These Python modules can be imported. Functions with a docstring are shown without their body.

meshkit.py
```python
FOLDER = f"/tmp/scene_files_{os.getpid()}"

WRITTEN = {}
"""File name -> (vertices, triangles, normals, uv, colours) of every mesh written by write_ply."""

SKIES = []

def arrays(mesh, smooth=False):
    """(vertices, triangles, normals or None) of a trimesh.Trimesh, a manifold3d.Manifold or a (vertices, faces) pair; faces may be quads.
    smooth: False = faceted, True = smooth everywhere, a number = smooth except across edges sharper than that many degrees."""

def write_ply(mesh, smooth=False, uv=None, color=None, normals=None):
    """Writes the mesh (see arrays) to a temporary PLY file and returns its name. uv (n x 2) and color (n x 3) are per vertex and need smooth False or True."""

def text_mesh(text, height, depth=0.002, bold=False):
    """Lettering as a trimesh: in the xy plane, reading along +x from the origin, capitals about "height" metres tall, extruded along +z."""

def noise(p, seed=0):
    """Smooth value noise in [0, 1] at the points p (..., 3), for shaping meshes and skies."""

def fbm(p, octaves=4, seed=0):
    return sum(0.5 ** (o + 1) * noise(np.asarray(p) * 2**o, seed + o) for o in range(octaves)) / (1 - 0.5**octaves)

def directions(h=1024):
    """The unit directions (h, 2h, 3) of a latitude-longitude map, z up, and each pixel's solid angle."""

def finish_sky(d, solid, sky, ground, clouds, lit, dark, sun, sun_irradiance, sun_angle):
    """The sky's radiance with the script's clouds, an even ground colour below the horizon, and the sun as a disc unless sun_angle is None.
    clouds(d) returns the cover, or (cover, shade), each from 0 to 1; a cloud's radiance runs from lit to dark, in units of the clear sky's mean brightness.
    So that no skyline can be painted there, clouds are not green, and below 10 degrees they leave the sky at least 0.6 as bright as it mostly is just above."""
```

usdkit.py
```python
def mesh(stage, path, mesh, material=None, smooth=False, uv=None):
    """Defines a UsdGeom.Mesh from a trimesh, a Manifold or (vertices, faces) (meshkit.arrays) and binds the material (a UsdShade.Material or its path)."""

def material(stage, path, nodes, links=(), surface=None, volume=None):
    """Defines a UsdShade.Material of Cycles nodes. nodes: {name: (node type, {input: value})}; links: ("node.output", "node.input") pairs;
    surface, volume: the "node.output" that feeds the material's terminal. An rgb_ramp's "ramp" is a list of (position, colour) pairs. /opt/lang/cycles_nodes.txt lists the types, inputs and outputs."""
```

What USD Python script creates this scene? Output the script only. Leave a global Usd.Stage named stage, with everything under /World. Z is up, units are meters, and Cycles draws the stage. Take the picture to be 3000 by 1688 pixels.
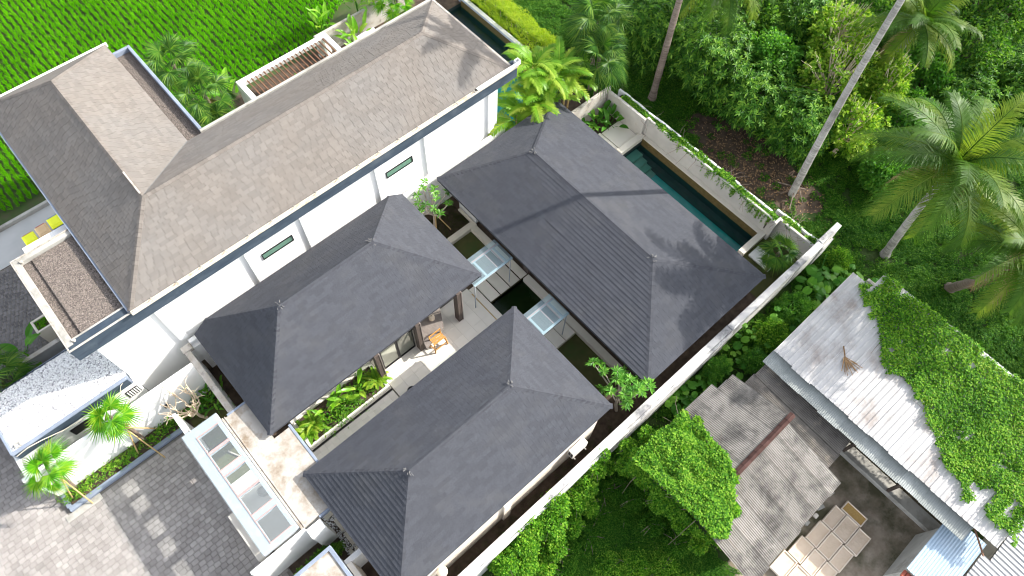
import math, random
import numpy as np
import trimesh
import usdkit, meshkit
from shapely.geometry import Polygon, box as sbox
from pxr import Usd, UsdGeom, UsdLux, UsdShade, Gf, Sdf, Vt

stage = Usd.Stage.CreateInMemory()
UsdGeom.SetStageUpAxis(stage, 'Z')
UsdGeom.SetStageMetersPerUnit(stage, 1.0)
UsdGeom.Xform.Define(stage, '/World')
UsdGeom.Scope.Define(stage, '/World/Looks')

# ---------------------------------------------------------------- camera
CAM = Gf.Vec3d(0, 0, 30.5)
RIGHT, DOWN, FWD = (0.74446, -0.66705, 0.02875), (-0.58135, -0.66879, -0.46342), (0.32835, 0.32828, -0.88567)
cam = UsdGeom.Camera.Define(stage, '/World/camera')
cam.AddTransformOp().Set(Gf.Matrix4d(*RIGHT, 0, *[-c for c in DOWN], 0, *[-c for c in FWD], 0, *CAM, 1))
cam.CreateHorizontalApertureAttr(36.0)
cam.CreateFocalLengthAttr(36.0 * 2066.5 / 3000)
cam.CreateClippingRangeAttr(Gf.Vec2f(0.5, 2000))
cam.CreateExposureAttr(1.25)
# ---------------------------------------------------------------- sky and sun
SUN_AZ, SUN_EL = math.radians(-22.5), math.radians(31.0)       # azimuth from +x
sx, sy, sz = math.cos(SUN_AZ) * math.cos(SUN_EL), math.sin(SUN_AZ) * math.cos(SUN_EL), math.sin(SUN_EL)
skym = usdkit.material(stage, '/World/Looks/sky_look', {
    'sky': ('sky_texture', {'sky_type': 'single_scattering', 'sun_disc': False, 'sun_elevation': SUN_EL, 'sun_rotation': math.atan2(sx, sy), 'aerosol_density': 2.0}),
    'co': ('texture_coordinate', {}), 'nz': ('noise_texture', {'scale': 2.6, 'detail': 6.0, 'roughness': 0.6}), 'cover': ('rgb_ramp', {'ramp': [(0.36, (0.25, 0.25, 0.25)), (0.6, (1, 1, 1))]}),
    'cloud': ('hsv', {'saturation': 0.16, 'value': 1.75}), 'mx': ('mix', {}), 'bg': ('background_shader', {'strength': 0.115})},
    [('co.generated', 'nz.vector'), ('nz.fac', 'cover.fac'), ('sky.color', 'cloud.color'), ('cover.color', 'mx.fac'), ('sky.color', 'mx.color1'), ('cloud.color', 'mx.color2'), ('mx.color', 'bg.color')], surface='bg.background')
dome = UsdLux.DomeLight.Define(stage, '/World/sky')
dome.GetPrim().SetCustomDataByKey('kind', 'structure')
UsdShade.MaterialBindingAPI.Apply(dome.GetPrim()).Bind(skym)
sun = UsdLux.DistantLight.Define(stage, '/World/sun')
sun.CreateNormalizeAttr(True)
sun.CreateIntensityAttr(0.95)
sun.CreateAngleAttr(0.5)
sun.CreateColorAttr(Gf.Vec3f(1.0, 0.95, 0.87))
zax = Gf.Vec3d(sx, sy, sz)
xax = Gf.Cross(Gf.Vec3d(0, 0, 1), zax).GetNormalized()
yax = Gf.Cross(zax, xax)
sun.AddTransformOp().Set(Gf.Matrix4d(*xax, 0, *yax, 0, *zax, 0, 0, 0, 60, 1))

# ---------------------------------------------------------------- helpers
rng = np.random.default_rng(7)
_names = {}


def numbered(path):
    k = _names.get(path, 0)
    _names[path] = k + 1
    return path if k == 0 else '%s_%03d' % (path, k)


def V(*a):
    return np.array(a, float)


def unit(v):
    v = np.asarray(v, float)
    return v / (np.linalg.norm(v, axis=-1, keepdims=True) + 1e-12)


TR = random.Random(3)


class MB:
    """collects faces; build() makes ONE mesh"""

    def __init__(s):
        s.v, s.f, s.n, s.t = [], [], 0, []

    def add(s, v, f, tone=None):
        v = np.asarray(v, float).reshape(-1, 3)
        f = np.asarray(f, int)
        if f.shape[1] == 4:
            f = np.vstack([f[:, [0, 1, 2]], f[:, [0, 2, 3]]])
        s.v.append(v)
        s.f.append(f + s.n)
        s.t.append(np.full(len(v), TR.random()) if tone is None else np.asarray(tone, float))
        s.n += len(v)
        return s

    def box(s, x0, x1, y0, y1, z0, z1, b=0.0):
        if b <= 0:
            v = [(x, y, z) for z in (z0, z1) for x, y in ((x0, y0), (x1, y0), (x1, y1), (x0, y1))]
            f = [(0, 3, 2, 1), (4, 5, 6, 7), (0, 1, 5, 4), (1, 2, 6, 5), (2, 3, 7, 6), (3, 0, 4, 7)]
        else:                                                    # chamfered upper edge
            v = [(x, y, z) for z, d in ((z0, 0), (z1 - b, 0), (z1, b)) for x, y in ((x0 + d, y0 + d), (x1 - d, y0 + d), (x1 - d, y1 - d), (x0 + d, y1 - d))]
            f = [(0, 3, 2, 1), (8, 9, 10, 11)] + [(a + i, a + (i + 1) % 4, a + 4 + (i + 1) % 4, a + 4 + i) for a in (0, 4) for i in range(4)]
        return s.add(v, f)

    def obox(s, c, ax, ay, az):
        c, ax, ay, az = (np.asarray(q, float) for q in (c, ax, ay, az))
        v = [c + i * ax + j * ay + k * az for k in (-1, 1) for i, j in ((-1, -1), (1, -1), (1, 1), (-1, 1))]
        return s.add(v, [(0, 3, 2, 1), (4, 5, 6, 7), (0, 1, 5, 4), (1, 2, 6, 5), (2, 3, 7, 6), (3, 0, 4, 7)])

    def bar(s, p, q, w, h, up=(0, 0, 1)):
        p, q = np.asarray(p, float), np.asarray(q, float)
        d = unit(q - p)
        a = np.cross(d, up)
        a = unit(a) if np.linalg.norm(a) > 1e-4 else V(1, 0, 0)
        return s.obox((p + q) / 2, (q - p) / 2, a * w / 2, np.cross(a, d) * h / 2)

    def tube(s, p, r, n=6):
        p = np.asarray(p, float)
        r = np.broadcast_to(r, (len(p),))
        t = unit(np.gradient(p, axis=0))
        a = unit(np.cross(t, np.where(np.abs(t[:, 2:]) < 0.9, V(0, 0, 1), V(1, 0, 0))))
        b = np.cross(t, a)
        g = np.arange(n) * 2 * np.pi / n
        v = p[:, None] + r[:, None, None] * (np.cos(g)[None, :, None] * a[:, None] + np.sin(g)[None, :, None] * b[:, None])
        i, j = np.meshgrid(np.arange(len(p) - 1), np.arange(n), indexing='ij')
        q = np.stack([i * n + j, i * n + (j + 1) % n, (i + 1) * n + (j + 1) % n, (i + 1) * n + j], -1).reshape(-1, 4)
        m = len(p) * n
        s.add(np.vstack([v.reshape(-1, 3), p[-1:], p[:1]]), np.vstack([np.vstack([q[:, [0, 1, 2]], q[:, [0, 2, 3]]]), [(m - n + k, m - n + (k + 1) % n, m) for k in range(n)], [((k + 1) % n, k, m + 1) for k in range(n)]]))
        return s

    def solid(s, top, bot):
        n = len(top)
        f = [(0, i, i + 1) for i in range(1, n - 1)] + [(n, n + i + 1, n + i) for i in range(1, n - 1)]
        for i in range(n):
            j = (i + 1) % n
            f += [(i, n + i, n + j), (i, n + j, j)]
        return s.add(np.vstack([top, bot]), f)

    def prism(s, poly, z0, z1):
        return s.solid([(x, y, z1) for x, y in poly], [(x, y, z0) for x, y in poly])

    def ring(s, x0, x1, y0, y1, z0, z1, t, b=0.0):
        s.box(x0, x1, y0, y0 + t, z0, z1, b)
        s.box(x0, x1, y1 - t, y1, z0, z1, b)
        s.box(x0, x0 + t, y0 + t, y1 - t, z0, z1, b)
        return s.box(x1 - t, x1, y0 + t, y1 - t, z0, z1, b)

    def build(s, name, mat, parent=None, kind=None, label=None, cat=None, group=None, smooth=False):
        base = '/World' if parent is None else str(parent.GetPath())
        o = V(*(parent.GetCustomDataByKey('_o') or (0, 0, 0))) if parent is not None else V(0, 0, 0)
        v, f = np.vstack(s.v) - o, np.vstack(s.f)
        p = usdkit.mesh(stage, numbered(base + '/' + name), (v, f), MAT[mat] if isinstance(mat, str) else mat, smooth=smooth).GetPrim()
        if not smooth:
            UsdGeom.PrimvarsAPI(p).CreatePrimvar('tone', Sdf.ValueTypeNames.FloatArray, 'vertex').Set(Vt.FloatArray.FromNumpy(np.concatenate(s.t).astype(np.float32)))
        p.SetCustomDataByKey('_o', Gf.Vec3d(*map(float, o)))
        for k, t in (('kind', kind), ('label', label), ('category', cat), ('group', group)):
            if t:
                p.SetCustomDataByKey(k, t)
        return p


def thing(name, label, cat, loc=(0, 0, 0), group=None, kind=None):
    x = UsdGeom.Xform.Define(stage, numbered('/World/' + name))
    x.AddTranslateOp().Set(Gf.Vec3d(*map(float, loc)))
    p = x.GetPrim()
    p.SetCustomDataByKey('_o', Gf.Vec3d(*map(float, loc)))
    for k, t in (('label', label), ('category', cat), ('group', group), ('kind', kind)):
        if t:
            p.SetCustomDataByKey(k, t)
    return p


MAT = {}


def pm(name, c1, c2=None, scale=3.0, rough=0.7, spec=0.3, c3=None, scale3=1.0, cut3=(0.5, 0.7), bump=0.0, bscale=40.0, isl=0.0, detail=4.0, bdist=0.02, metallic=0.0, stretch=None):
    """principled with two noise-mixed colours, a third in larger patches, per-piece tone variation and a fine bump"""
    c2 = c2 or c1
    n = {'geo': ('geometry', {}), 'n1': ('noise_texture', {'scale': scale, 'detail': detail, 'roughness': 0.6}), 'r1': ('rgb_ramp', {'ramp': [(0.32, c1), (0.68, c2)]}),
         'p': ('principled_bsdf', {'roughness': rough, 'specular_ior_level': spec, 'metallic': metallic})}
    l = [('n1.fac', 'r1.fac')]
    if stretch:
        n['map'] = ('mapping', {'scale': stretch})
        l += [('geo.position', 'map.vector'), ('map.vector', 'n1.vector')]
    else:
        l += [('geo.position', 'n1.vector')]
    col = 'r1.color'
    if c3:
        n['n3'] = ('noise_texture', {'scale': scale3, 'detail': 6.0, 'roughness': 0.65})
        n['r3'] = ('rgb_ramp', {'ramp': [(cut3[0], (0, 0, 0)), (cut3[1], (1, 1, 1))]})
        n['m3'] = ('mix', {'color2': c3})
        l += [('geo.position', 'n3.vector'), ('n3.fac', 'r3.fac'), ('r3.color', 'm3.fac'), (col, 'm3.color1')]
        col = 'm3.color'
    if isl:
        n['oi'] = ('object_info', {})
        n['tone'] = ('attribute', {'attribute': 'tone'})
        n['ad'] = ('math', {'math_type': 'add'})
        n['fr'] = ('math', {'math_type': 'fraction'})
        n['mr'] = ('map_range', {'from_min': 0.0, 'from_max': 1.0, 'to_min': 1 - isl, 'to_max': 1 + isl})
        n['hv'] = ('hsv', {})
        l += [('oi.random', 'ad.value1'), ('tone.fac', 'ad.value2'), ('ad.value', 'fr.value1'), ('fr.value', 'mr.value'), ('mr.result', 'hv.value'), (col, 'hv.color')]
        col = 'hv.color'
    l.append((col, 'p.base_color'))
    if bump:
        n['nb'] = ('noise_texture', {'scale': bscale, 'detail': 3.0})
        n['b'] = ('bump', {'strength': bump, 'distance': bdist})
        l += [('geo.position', 'nb.vector'), ('nb.fac', 'b.height'), ('b.normal', 'p.normal')]
    MAT[name] = usdkit.material(stage, '/World/Looks/' + name, n, l, surface='p.BSDF')


def leafm(name, stops, transl=0.3, rough=0.45, spec=0.35, nscale=1.2):
    n = {'geo': ('geometry', {}), 'oi': ('object_info', {}), 'tone': ('attribute', {'attribute': 'tone'}), 'ad': ('math', {'math_type': 'add'}), 'fr': ('math', {'math_type': 'fraction'}),
         'nz': ('noise_texture', {'scale': nscale, 'detail': 3.0}), 'mx': ('mix_float', {'fac': 0.5}),
         'r': ('rgb_ramp', {'ramp': stops}), 'p': ('principled_bsdf', {'roughness': rough, 'specular_ior_level': spec}),
         't': ('translucent_bsdf', {}), 'bright': ('mix', {'mix_type': 'multiply', 'fac': 1.0, 'color2': (1.5, 1.6, 0.7)}), 'm': ('mix_closure', {'fac': transl})}
    l = [('oi.random', 'ad.value1'), ('tone.fac', 'ad.value2'), ('ad.value', 'fr.value1'), ('geo.position', 'nz.vector'), ('fr.value', 'mx.a'), ('nz.fac', 'mx.b'),
         ('mx.result', 'r.fac'), ('r.color', 'p.base_color'), ('r.color', 'bright.color1'), ('bright.color', 't.color'), ('p.BSDF', 'm.closure1'), ('t.BSDF', 'm.closure2')]
    MAT[name] = usdkit.material(stage, '/World/Looks/' + name, n, l, surface='m.closure')


pm('white_wall', (0.80, 0.80, 0.79), (0.76, 0.76, 0.75), 1.2, 0.85, spec=0.2, bump=0.15, bscale=60, c3=(0.66, 0.66, 0.64), scale3=0.6, cut3=(0.6, 0.85), stretch=(2.5, 2.5, .25), detail=6)
pm('cream_wall', (0.66, 0.61, 0.54), (0.58, 0.53, 0.46), 0.8, 0.85, bump=0.15, bscale=60, c3=(0.45, 0.40, 0.34), scale3=1.3, cut3=(0.58, 0.8))
pm('planter_wall', (0.50, 0.48, 0.44), (0.42, 0.40, 0.37), 1.5, 0.85, bump=0.2, bscale=50, c3=(0.34, 0.28, 0.19), scale3=1.2, cut3=(0.58, 0.8))
pm('old_wall', (0.64, 0.63, 0.61), (0.5, 0.49, 0.48), 2.0, 0.9, bump=0.4, bscale=40, c3=(0.2, 0.2, 0.21), scale3=1.0, cut3=(0.52, 0.68), stretch=(0.7, 0.7, 3.0))
pm('fascia_grey', (0.028, 0.042, 0.062), (0.05, 0.068, 0.09), 1.3, 0.8, spec=0.2, bump=0.2, c3=(0.085, 0.105, 0.125), scale3=0.9, cut3=(0.55, 0.8), stretch=(1, 1, 3))
pm('coping_worn', (0.46, 0.44, 0.41), (0.35, 0.31, 0.26), 3.0, 0.85, bump=0.3, c3=(0.14, 0.13, 0.12), scale3=2.5, cut3=(0.53, 0.7))
pm('coping_blue', (0.24, 0.28, 0.35), (0.17, 0.20, 0.26), 2.0, 0.85, bump=0.2)
pm('gutter_metal', (0.62, 0.57, 0.48), (0.52, 0.46, 0.37), 3.0, 0.5, c3=(0.32, 0.24, 0.16), scale3=2.0, cut3=(0.55, 0.7))
pm('brown_shingle', (0.160, 0.144, 0.130), (0.182, 0.164, 0.148), 1.0, 0.95, spec=0.1, bump=0.5, bscale=160, isl=0.08, c3=(0.170, 0.160, 0.151), scale3=0.35, cut3=(0.4, 0.7))
pm('dark_shingle', (0.047, 0.0505, 0.061), (0.070, 0.074, 0.086), 30.0, 0.9, spec=0.15, bump=0.6, bscale=190, isl=0.08, c3=(0.073, 0.075, 0.082), scale3=0.6, cut3=(0.5, 0.75))
pm('roof_cap', (0.150, 0.134, 0.121), (0.172, 0.154, 0.139), 2.0, 0.95, spec=0.1, bump=0.4, bscale=160, isl=0.1)
pm('dark_cap', (0.046, 0.049, 0.059), (0.060, 0.063, 0.073), 3.0, 0.9, spec=0.15, bump=0.5, bscale=190, isl=0.1)
MAT['dusty_pane'] = usdkit.material(stage, '/World/Looks/dusty_pane', {
    'tr': ('transparent_bsdf', {'color': (0.94, 0.97, 0.98)}), 'df': ('diffuse_bsdf', {'color': (0.6, 0.64, 0.67)}),
    'gl': ('glossy_bsdf', {'roughness': 0.03, 'color': (0.9, 0.9, 0.9)}), 'fr': ('layer_weight', {'blend': 0.5}), 'pw': ('math', {'math_type': 'power', 'value2': 4.0}), 'm1': ('mix_closure', {'fac': 0.05}), 'm2': ('mix_closure', {})},
    [('tr.BSDF', 'm1.closure1'), ('df.BSDF', 'm1.closure2'), ('fr.facing', 'pw.value1'), ('pw.value', 'm2.fac'), ('m1.closure', 'm2.closure1'), ('gl.BSDF', 'm2.closure2')], surface='m2.closure')
pm('sealant', (0.17, 0.17, 0.165), (0.11, 0.11, 0.11), 14.0, 0.8)
pm('gravel', (0.08, 0.068, 0.06), (0.21, 0.18, 0.16), 24.0, 0.9, bump=0.5, bscale=60, detail=2.0)
pm('gravel_stone', (0.15, 0.125, 0.11), (0.20, 0.17, 0.15), 8.0, 0.85, isl=0.8)
pm('pebble_white', (0.66, 0.66, 0.67), (0.76, 0.76, 0.75), 5.0, 0.8, isl=0.22)
pm('pebble_bed', (0.22, 0.22, 0.24), (0.32, 0.32, 0.33), 9.0, 0.9)
pm('paver', (0.275, 0.255, 0.242), (0.345, 0.322, 0.306), 1.6, 0.9, spec=0.2, bump=0.5, bscale=45, isl=0.15, c3=(0.215, 0.2, 0.194), scale3=0.45, cut3=(0.5, 0.78))
pm('paver_joint', (0.20, 0.185, 0.17), (0.13, 0.12, 0.11), 8.0, 0.95)
pm('dark_paver', (0.115, 0.11, 0.112), (0.16, 0.15, 0.15), 1.5, 0.9, bump=0.4, bscale=60, isl=0.3)
pm('pale_tile', (0.68, 0.64, 0.57), (0.74, 0.70, 0.63), 0.9, 0.6, bump=0.05, isl=0.05)
pm('stone_slab', (0.66, 0.62, 0.54), (0.72, 0.68, 0.6), 1.6, 0.75, bump=0.15, isl=0.06)
pm('kerb_stone', (0.60, 0.56, 0.48), (0.66, 0.62, 0.54), 2.0, 0.8, bump=0.15)
pm('slab_weathered', (0.36, 0.33, 0.29), (0.44, 0.42, 0.39), 1.0, 0.85, bump=0.2, c3=(0.19, 0.14, 0.09), scale3=1.1, cut3=(0.46, 0.68), detail=7)
pm('concrete', (0.34, 0.33, 0.30), (0.42, 0.41, 0.38), 2.0, 0.9, bump=0.3, c3=(0.2, 0.19, 0.17), scale3=0.8)
pm('terrace_concrete', (0.42, 0.43, 0.42), (0.48, 0.48, 0.47), 1.0, 0.9, bump=0.2)
pm('yard_floor', (0.21, 0.168, 0.123), (0.34, 0.29, 0.23), 1.6, 0.95, bump=0.3, c3=(0.09, 0.085, 0.05), scale3=0.7, cut3=(0.42, 0.62), detail=8)
pm('soil', (0.045, 0.031, 0.022), (0.10, 0.072, 0.052), 3.0, 0.95, bump=0.6, bscale=18, bdist=0.06)
pm('paddy_mud', (0.035, 0.075, 0.012), (0.06, 0.065, 0.028), 3.0, 0.6, bump=0.3)
pm('terrain', (0.025, 0.06, 0.010), (0.04, 0.065, 0.015), 1.2, 0.95, bump=0.6, bscale=8, bdist=0.1, c3=(0.07, 0.05, 0.03), scale3=0.35, cut3=(0.62, 0.75))
pm('dark_wood', (0.055, 0.042, 0.036), (0.10, 0.078, 0.066), 2.0, 0.7, bump=0.2, stretch=(12, 12, 1))
pm('grey_wood', (0.17, 0.145, 0.13), (0.24, 0.21, 0.19), 2.0, 0.7, bump=0.2, stretch=(9, 2, 9))
pm('slat_wood', (0.20, 0.10, 0.055), (0.13, 0.065, 0.04), 3.0, 0.7, isl=0.15)
pm('chair_wood', (0.52, 0.27, 0.08), (0.44, 0.22, 0.06), 5.0, 0.5)
pm('salmon_batten', (0.62, 0.30, 0.24), (0.5, 0.24, 0.2), 4.0, 0.6)
pm('frame_paint', (0.36, 0.385, 0.405), (0.32, 0.345, 0.365), 1.5, 0.7, spec=0.2, c3=(0.45, 0.46, 0.47), scale3=1.5)
pm('tin_sheet', (0.50, 0.49, 0.485), (0.41, 0.40, 0.39), 0.9, 0.7, spec=0.2, isl=0.08, c3=(0.28, 0.245, 0.225), scale3=0.7, cut3=(0.5, 0.7), stretch=(0.5, 5, 1))
pm('fibre_sheet', (0.30, 0.32, 0.31), (0.25, 0.27, 0.26), 1.4, 0.6, spec=0.2, isl=0.08, c3=(0.36, 0.38, 0.37), scale3=1.2)
pm('asbestos', (0.185, 0.172, 0.155), (0.26, 0.243, 0.22), 2.2, 0.95, spec=0.1, bump=0.4, bscale=70, isl=0.16, c3=(0.10, 0.094, 0.087), scale3=1.1, cut3=(0.44, 0.64), stretch=(1, .5, 1), detail=7)
pm('asbestos_dark', (0.11, 0.10, 0.09), (0.165, 0.152, 0.137), 2.2, 0.95, spec=0.1, bump=0.4, bscale=70, isl=0.14, c3=(0.26, 0.225, 0.185), scale3=0.9, cut3=(0.56, 0.7))
pm('ridge_tile', (0.045, 0.024, 0.021), (0.075, 0.042, 0.037), 4.0, 0.9, spec=0.1, isl=0.2)
pm('blue_sheet', (0.30, 0.40, 0.50), (0.36, 0.45, 0.54), 1.0, 0.6, spec=0.2, isl=0.05)
pm('grey_sheet', (0.30, 0.30, 0.31), (0.36, 0.36, 0.36), 1.0, 0.5)
pm('red_tile', (0.35, 0.09, 0.06), None, 1, 0.8)
pm('tray_plastic', (0.70, 0.60, 0.50), (0.64, 0.55, 0.45), 3.0, 0.6)
pm('tray_flour', (0.58, 0.46, 0.34), (0.66, 0.54, 0.42), 2.2, 0.9, bump=0.5, bscale=7, bdist=0.05)
pm('tray_grain', (0.40, 0.25, 0.08), (0.52, 0.34, 0.13), 22.0, 0.9, bump=0.6, bscale=50)
pm('lid_yellow', (0.88, 0.92, 0.02), None, 1, 0.4, spec=0.5)
pm('lid_tan', (0.72, 0.50, 0.28), (0.66, 0.45, 0.24), 3, 0.5, spec=0.5)
pm('bin_blue', (0.05, 0.16, 0.36), None, 1, 0.45, spec=0.5)
pm('bin_red', (0.42, 0.05, 0.05), None, 1, 0.45, spec=0.5)
pm('bin_orange', (0.5, 0.22, 0.03), None, 1, 0.45, spec=0.5)
pm('pot_black', (0.015, 0.015, 0.016), None, 1, 0.5)
pm('terracotta', (0.35, 0.19, 0.11), (0.42, 0.26, 0.17), 6, 0.85)
pm('lantern_white', (0.72, 0.63, 0.50), (0.64, 0.54, 0.42), 9, 0.8)
pm('ac_case', (0.72, 0.69, 0.64), (0.66, 0.63, 0.58), 3, 0.5)
pm('bark_pale', (0.20, 0.185, 0.17), (0.40, 0.38, 0.355), 2.2, 0.9, bump=0.6, bscale=24, stretch=(.5, .5, 7), c3=(0.13, 0.12, 0.105), scale3=1.3, cut3=(.5, .72))
pm('bark_brown', (0.10, 0.075, 0.06), (0.24, 0.19, 0.155), 2.2, 0.9, bump=0.6, bscale=24, stretch=(.5, .5, 7))
pm('bark_frangipani', (0.36, 0.31, 0.26), (0.48, 0.41, 0.34), 5.0, 0.85)
pm('bark_bare', (0.62, 0.50, 0.36), (0.52, 0.43, 0.33), 5.0, 0.85)
pm('bamboo', (0.50, 0.36, 0.17), (0.40, 0.26, 0.11), 4.0, 0.6)
pm('dead_frond', (0.34, 0.22, 0.11), (0.24, 0.14, 0.07), 6.0, 0.9, isl=0.4)
pm('pool_tile', (0.035, 0.30, 0.30), (0.06, 0.38, 0.36), 3.0, 0.5, isl=0.15)
pm('pool_gold', (0.085, 0.06, 0.022), (0.14, 0.10, 0.04), 5.0, 0.5, detail=6)
pm('pool_dark', (0.018, 0.032, 0.034), (0.03, 0.045, 0.045), 3.0, 0.5)
pm('pool_step', (0.26, 0.27, 0.22), (0.22, 0.24, 0.2), 3.0, 0.6)
pm('rope_white', (0.7, 0.62, 0.52), None, 1, 0.8)
pm('coconut', (0.34, 0.36, 0.05), (0.42, 0.40, 0.08), 3.0, 0.5)
pm('white_block', (0.72, 0.72, 0.70), (0.6, 0.6, 0.58), 3.0, 0.85, bump=0.3, isl=0.1)

leafm('lf_rice', [(0.15, (0.058, 0.22, 0.003)), (0.5, (0.115, 0.365, 0.006)), (0.85, (0.215, 0.48, 0.018))], 0.45, 0.55, 0.12, 0.35)
leafm('lf_grass', [(0.2, (0.013, 0.062, 0.005)), (0.5, (0.042, 0.145, 0.012)), (0.82, (0.14, 0.28, 0.03))], 0.38, 0.65, 0.1, 0.7)
leafm('lf_mossgrass', [(0.2, (0.03, 0.045, 0.012)), (0.6, (0.055, 0.075, 0.02)), (0.9, (0.10, 0.085, 0.03))], 0.2, 0.7, 0.15, 1.5)
leafm('lf_fan', [(0.2, (0.018, 0.066, 0.010)), (0.5, (0.05, 0.14, 0.016)), (0.85, (0.17, 0.27, 0.035))], 0.32, 0.45, 0.2)
leafm('lf_fan_bright', [(0.2, (0.05, 0.19, 0.008)), (0.5, (0.10, 0.31, 0.012)), (0.85, (0.30, 0.42, 0.03))], 0.4, 0.45, 0.25)
leafm('lf_coco', [(0.2, (0.024, 0.076, 0.006)), (0.5, (0.062, 0.14, 0.011)), (0.85, (0.19, 0.25, 0.028))], 0.38, 0.48, 0.2, 2.0)
leafm('lf_areca', [(0.2, (0.08, 0.22, 0.012)), (0.5, (0.18, 0.35, 0.022)), (0.85, (0.42, 0.50, 0.07))], 0.4, 0.42, 0.3)
leafm('lf_dark', [(0.22, (0.014, 0.058, 0.006)), (0.5, (0.058, 0.175, 0.016)), (0.8, (0.21, 0.37, 0.042))], 0.33, 0.5, 0.18, 0.9)
leafm('lf_light', [(0.2, (0.05, 0.14, 0.008)), (0.5, (0.16, 0.31, 0.02)), (0.8, (0.42, 0.52, 0.08))], 0.42, 0.55, 0.2, 1.0)
leafm('lf_hedge', [(0.2, (0.12, 0.23, 0.008)), (0.5, (0.28, 0.40, 0.012)), (0.85, (0.46, 0.50, 0.03))], 0.4, 0.5, 0.3, 1.2)
leafm('lf_ivy', [(0.2, (0.018, 0.08, 0.006)), (0.45, (0.075, 0.23, 0.014)), (0.72, (0.24, 0.42, 0.04)), (0.95, (0.36, 0.34, 0.10))], 0.38, 0.55, 0.15, 0.9)
leafm('lf_broad', [(0.2, (0.03, 0.13, 0.014)), (0.5, (0.07, 0.22, 0.022)), (0.85, (0.18, 0.37, 0.04))], 0.35, 0.45, 0.2, 1.5)
leafm('lf_broad_bright', [(0.2, (0.07, 0.23, 0.012)), (0.5, (0.16, 0.37, 0.02)), (0.85, (0.32, 0.46, 0.05))], 0.4, 0.35, 0.45, 1.5)
leafm('lf_frangi', [(0.2, (0.05, 0.17, 0.022)), (0.5, (0.10, 0.28, 0.03)), (0.85, (0.22, 0.42, 0.06))], 0.36, 0.4, 0.35, 2.0)
leafm('lf_bed', [(0.12, (0.10, 0.06, 0.025)), (0.3, (0.06, 0.18, 0.012)), (0.6, (0.12, 0.32, 0.02)), (0.9, (0.36, 0.42, 0.06))], 0.38, 0.45, 0.35, 3.0)


def glassm(name, tint, gloss=0.8, blend=0.06, rough=0.02, bump=0.0, bscale=3.0):
    n = {'tr': ('transparent_bsdf', {'color': tint}), 'gl': ('glossy_bsdf', {'roughness': rough, 'color': (gloss, gloss, gloss)}), 'fr': ('layer_weight', {'blend': 0.5}), 'pw': ('math', {'math_type': 'power', 'value2': 4.0}), 'ad': ('math', {'math_type': 'multiply_add', 'value2': 0.7, 'value3': blend}), 'm': ('mix_closure', {})}
    l = [('fr.facing', 'pw.value1'), ('pw.value', 'ad.value1'), ('ad.value', 'm.fac'), ('tr.BSDF', 'm.closure1'), ('gl.BSDF', 'm.closure2')]
    if bump:
        n['geo'] = ('geometry', {})
        n['nz'] = ('noise_texture', {'scale': bscale, 'detail': 3.0})
        n['bp'] = ('bump', {'strength': bump, 'distance': 0.05})
        l += [('geo.position', 'nz.vector'), ('nz.fac', 'bp.height'), ('bp.normal', 'gl.normal'), ('bp.normal', 'fr.normal')]
    MAT[name] = usdkit.material(stage, '/World/Looks/' + name, n, l, surface='m.closure')


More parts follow.
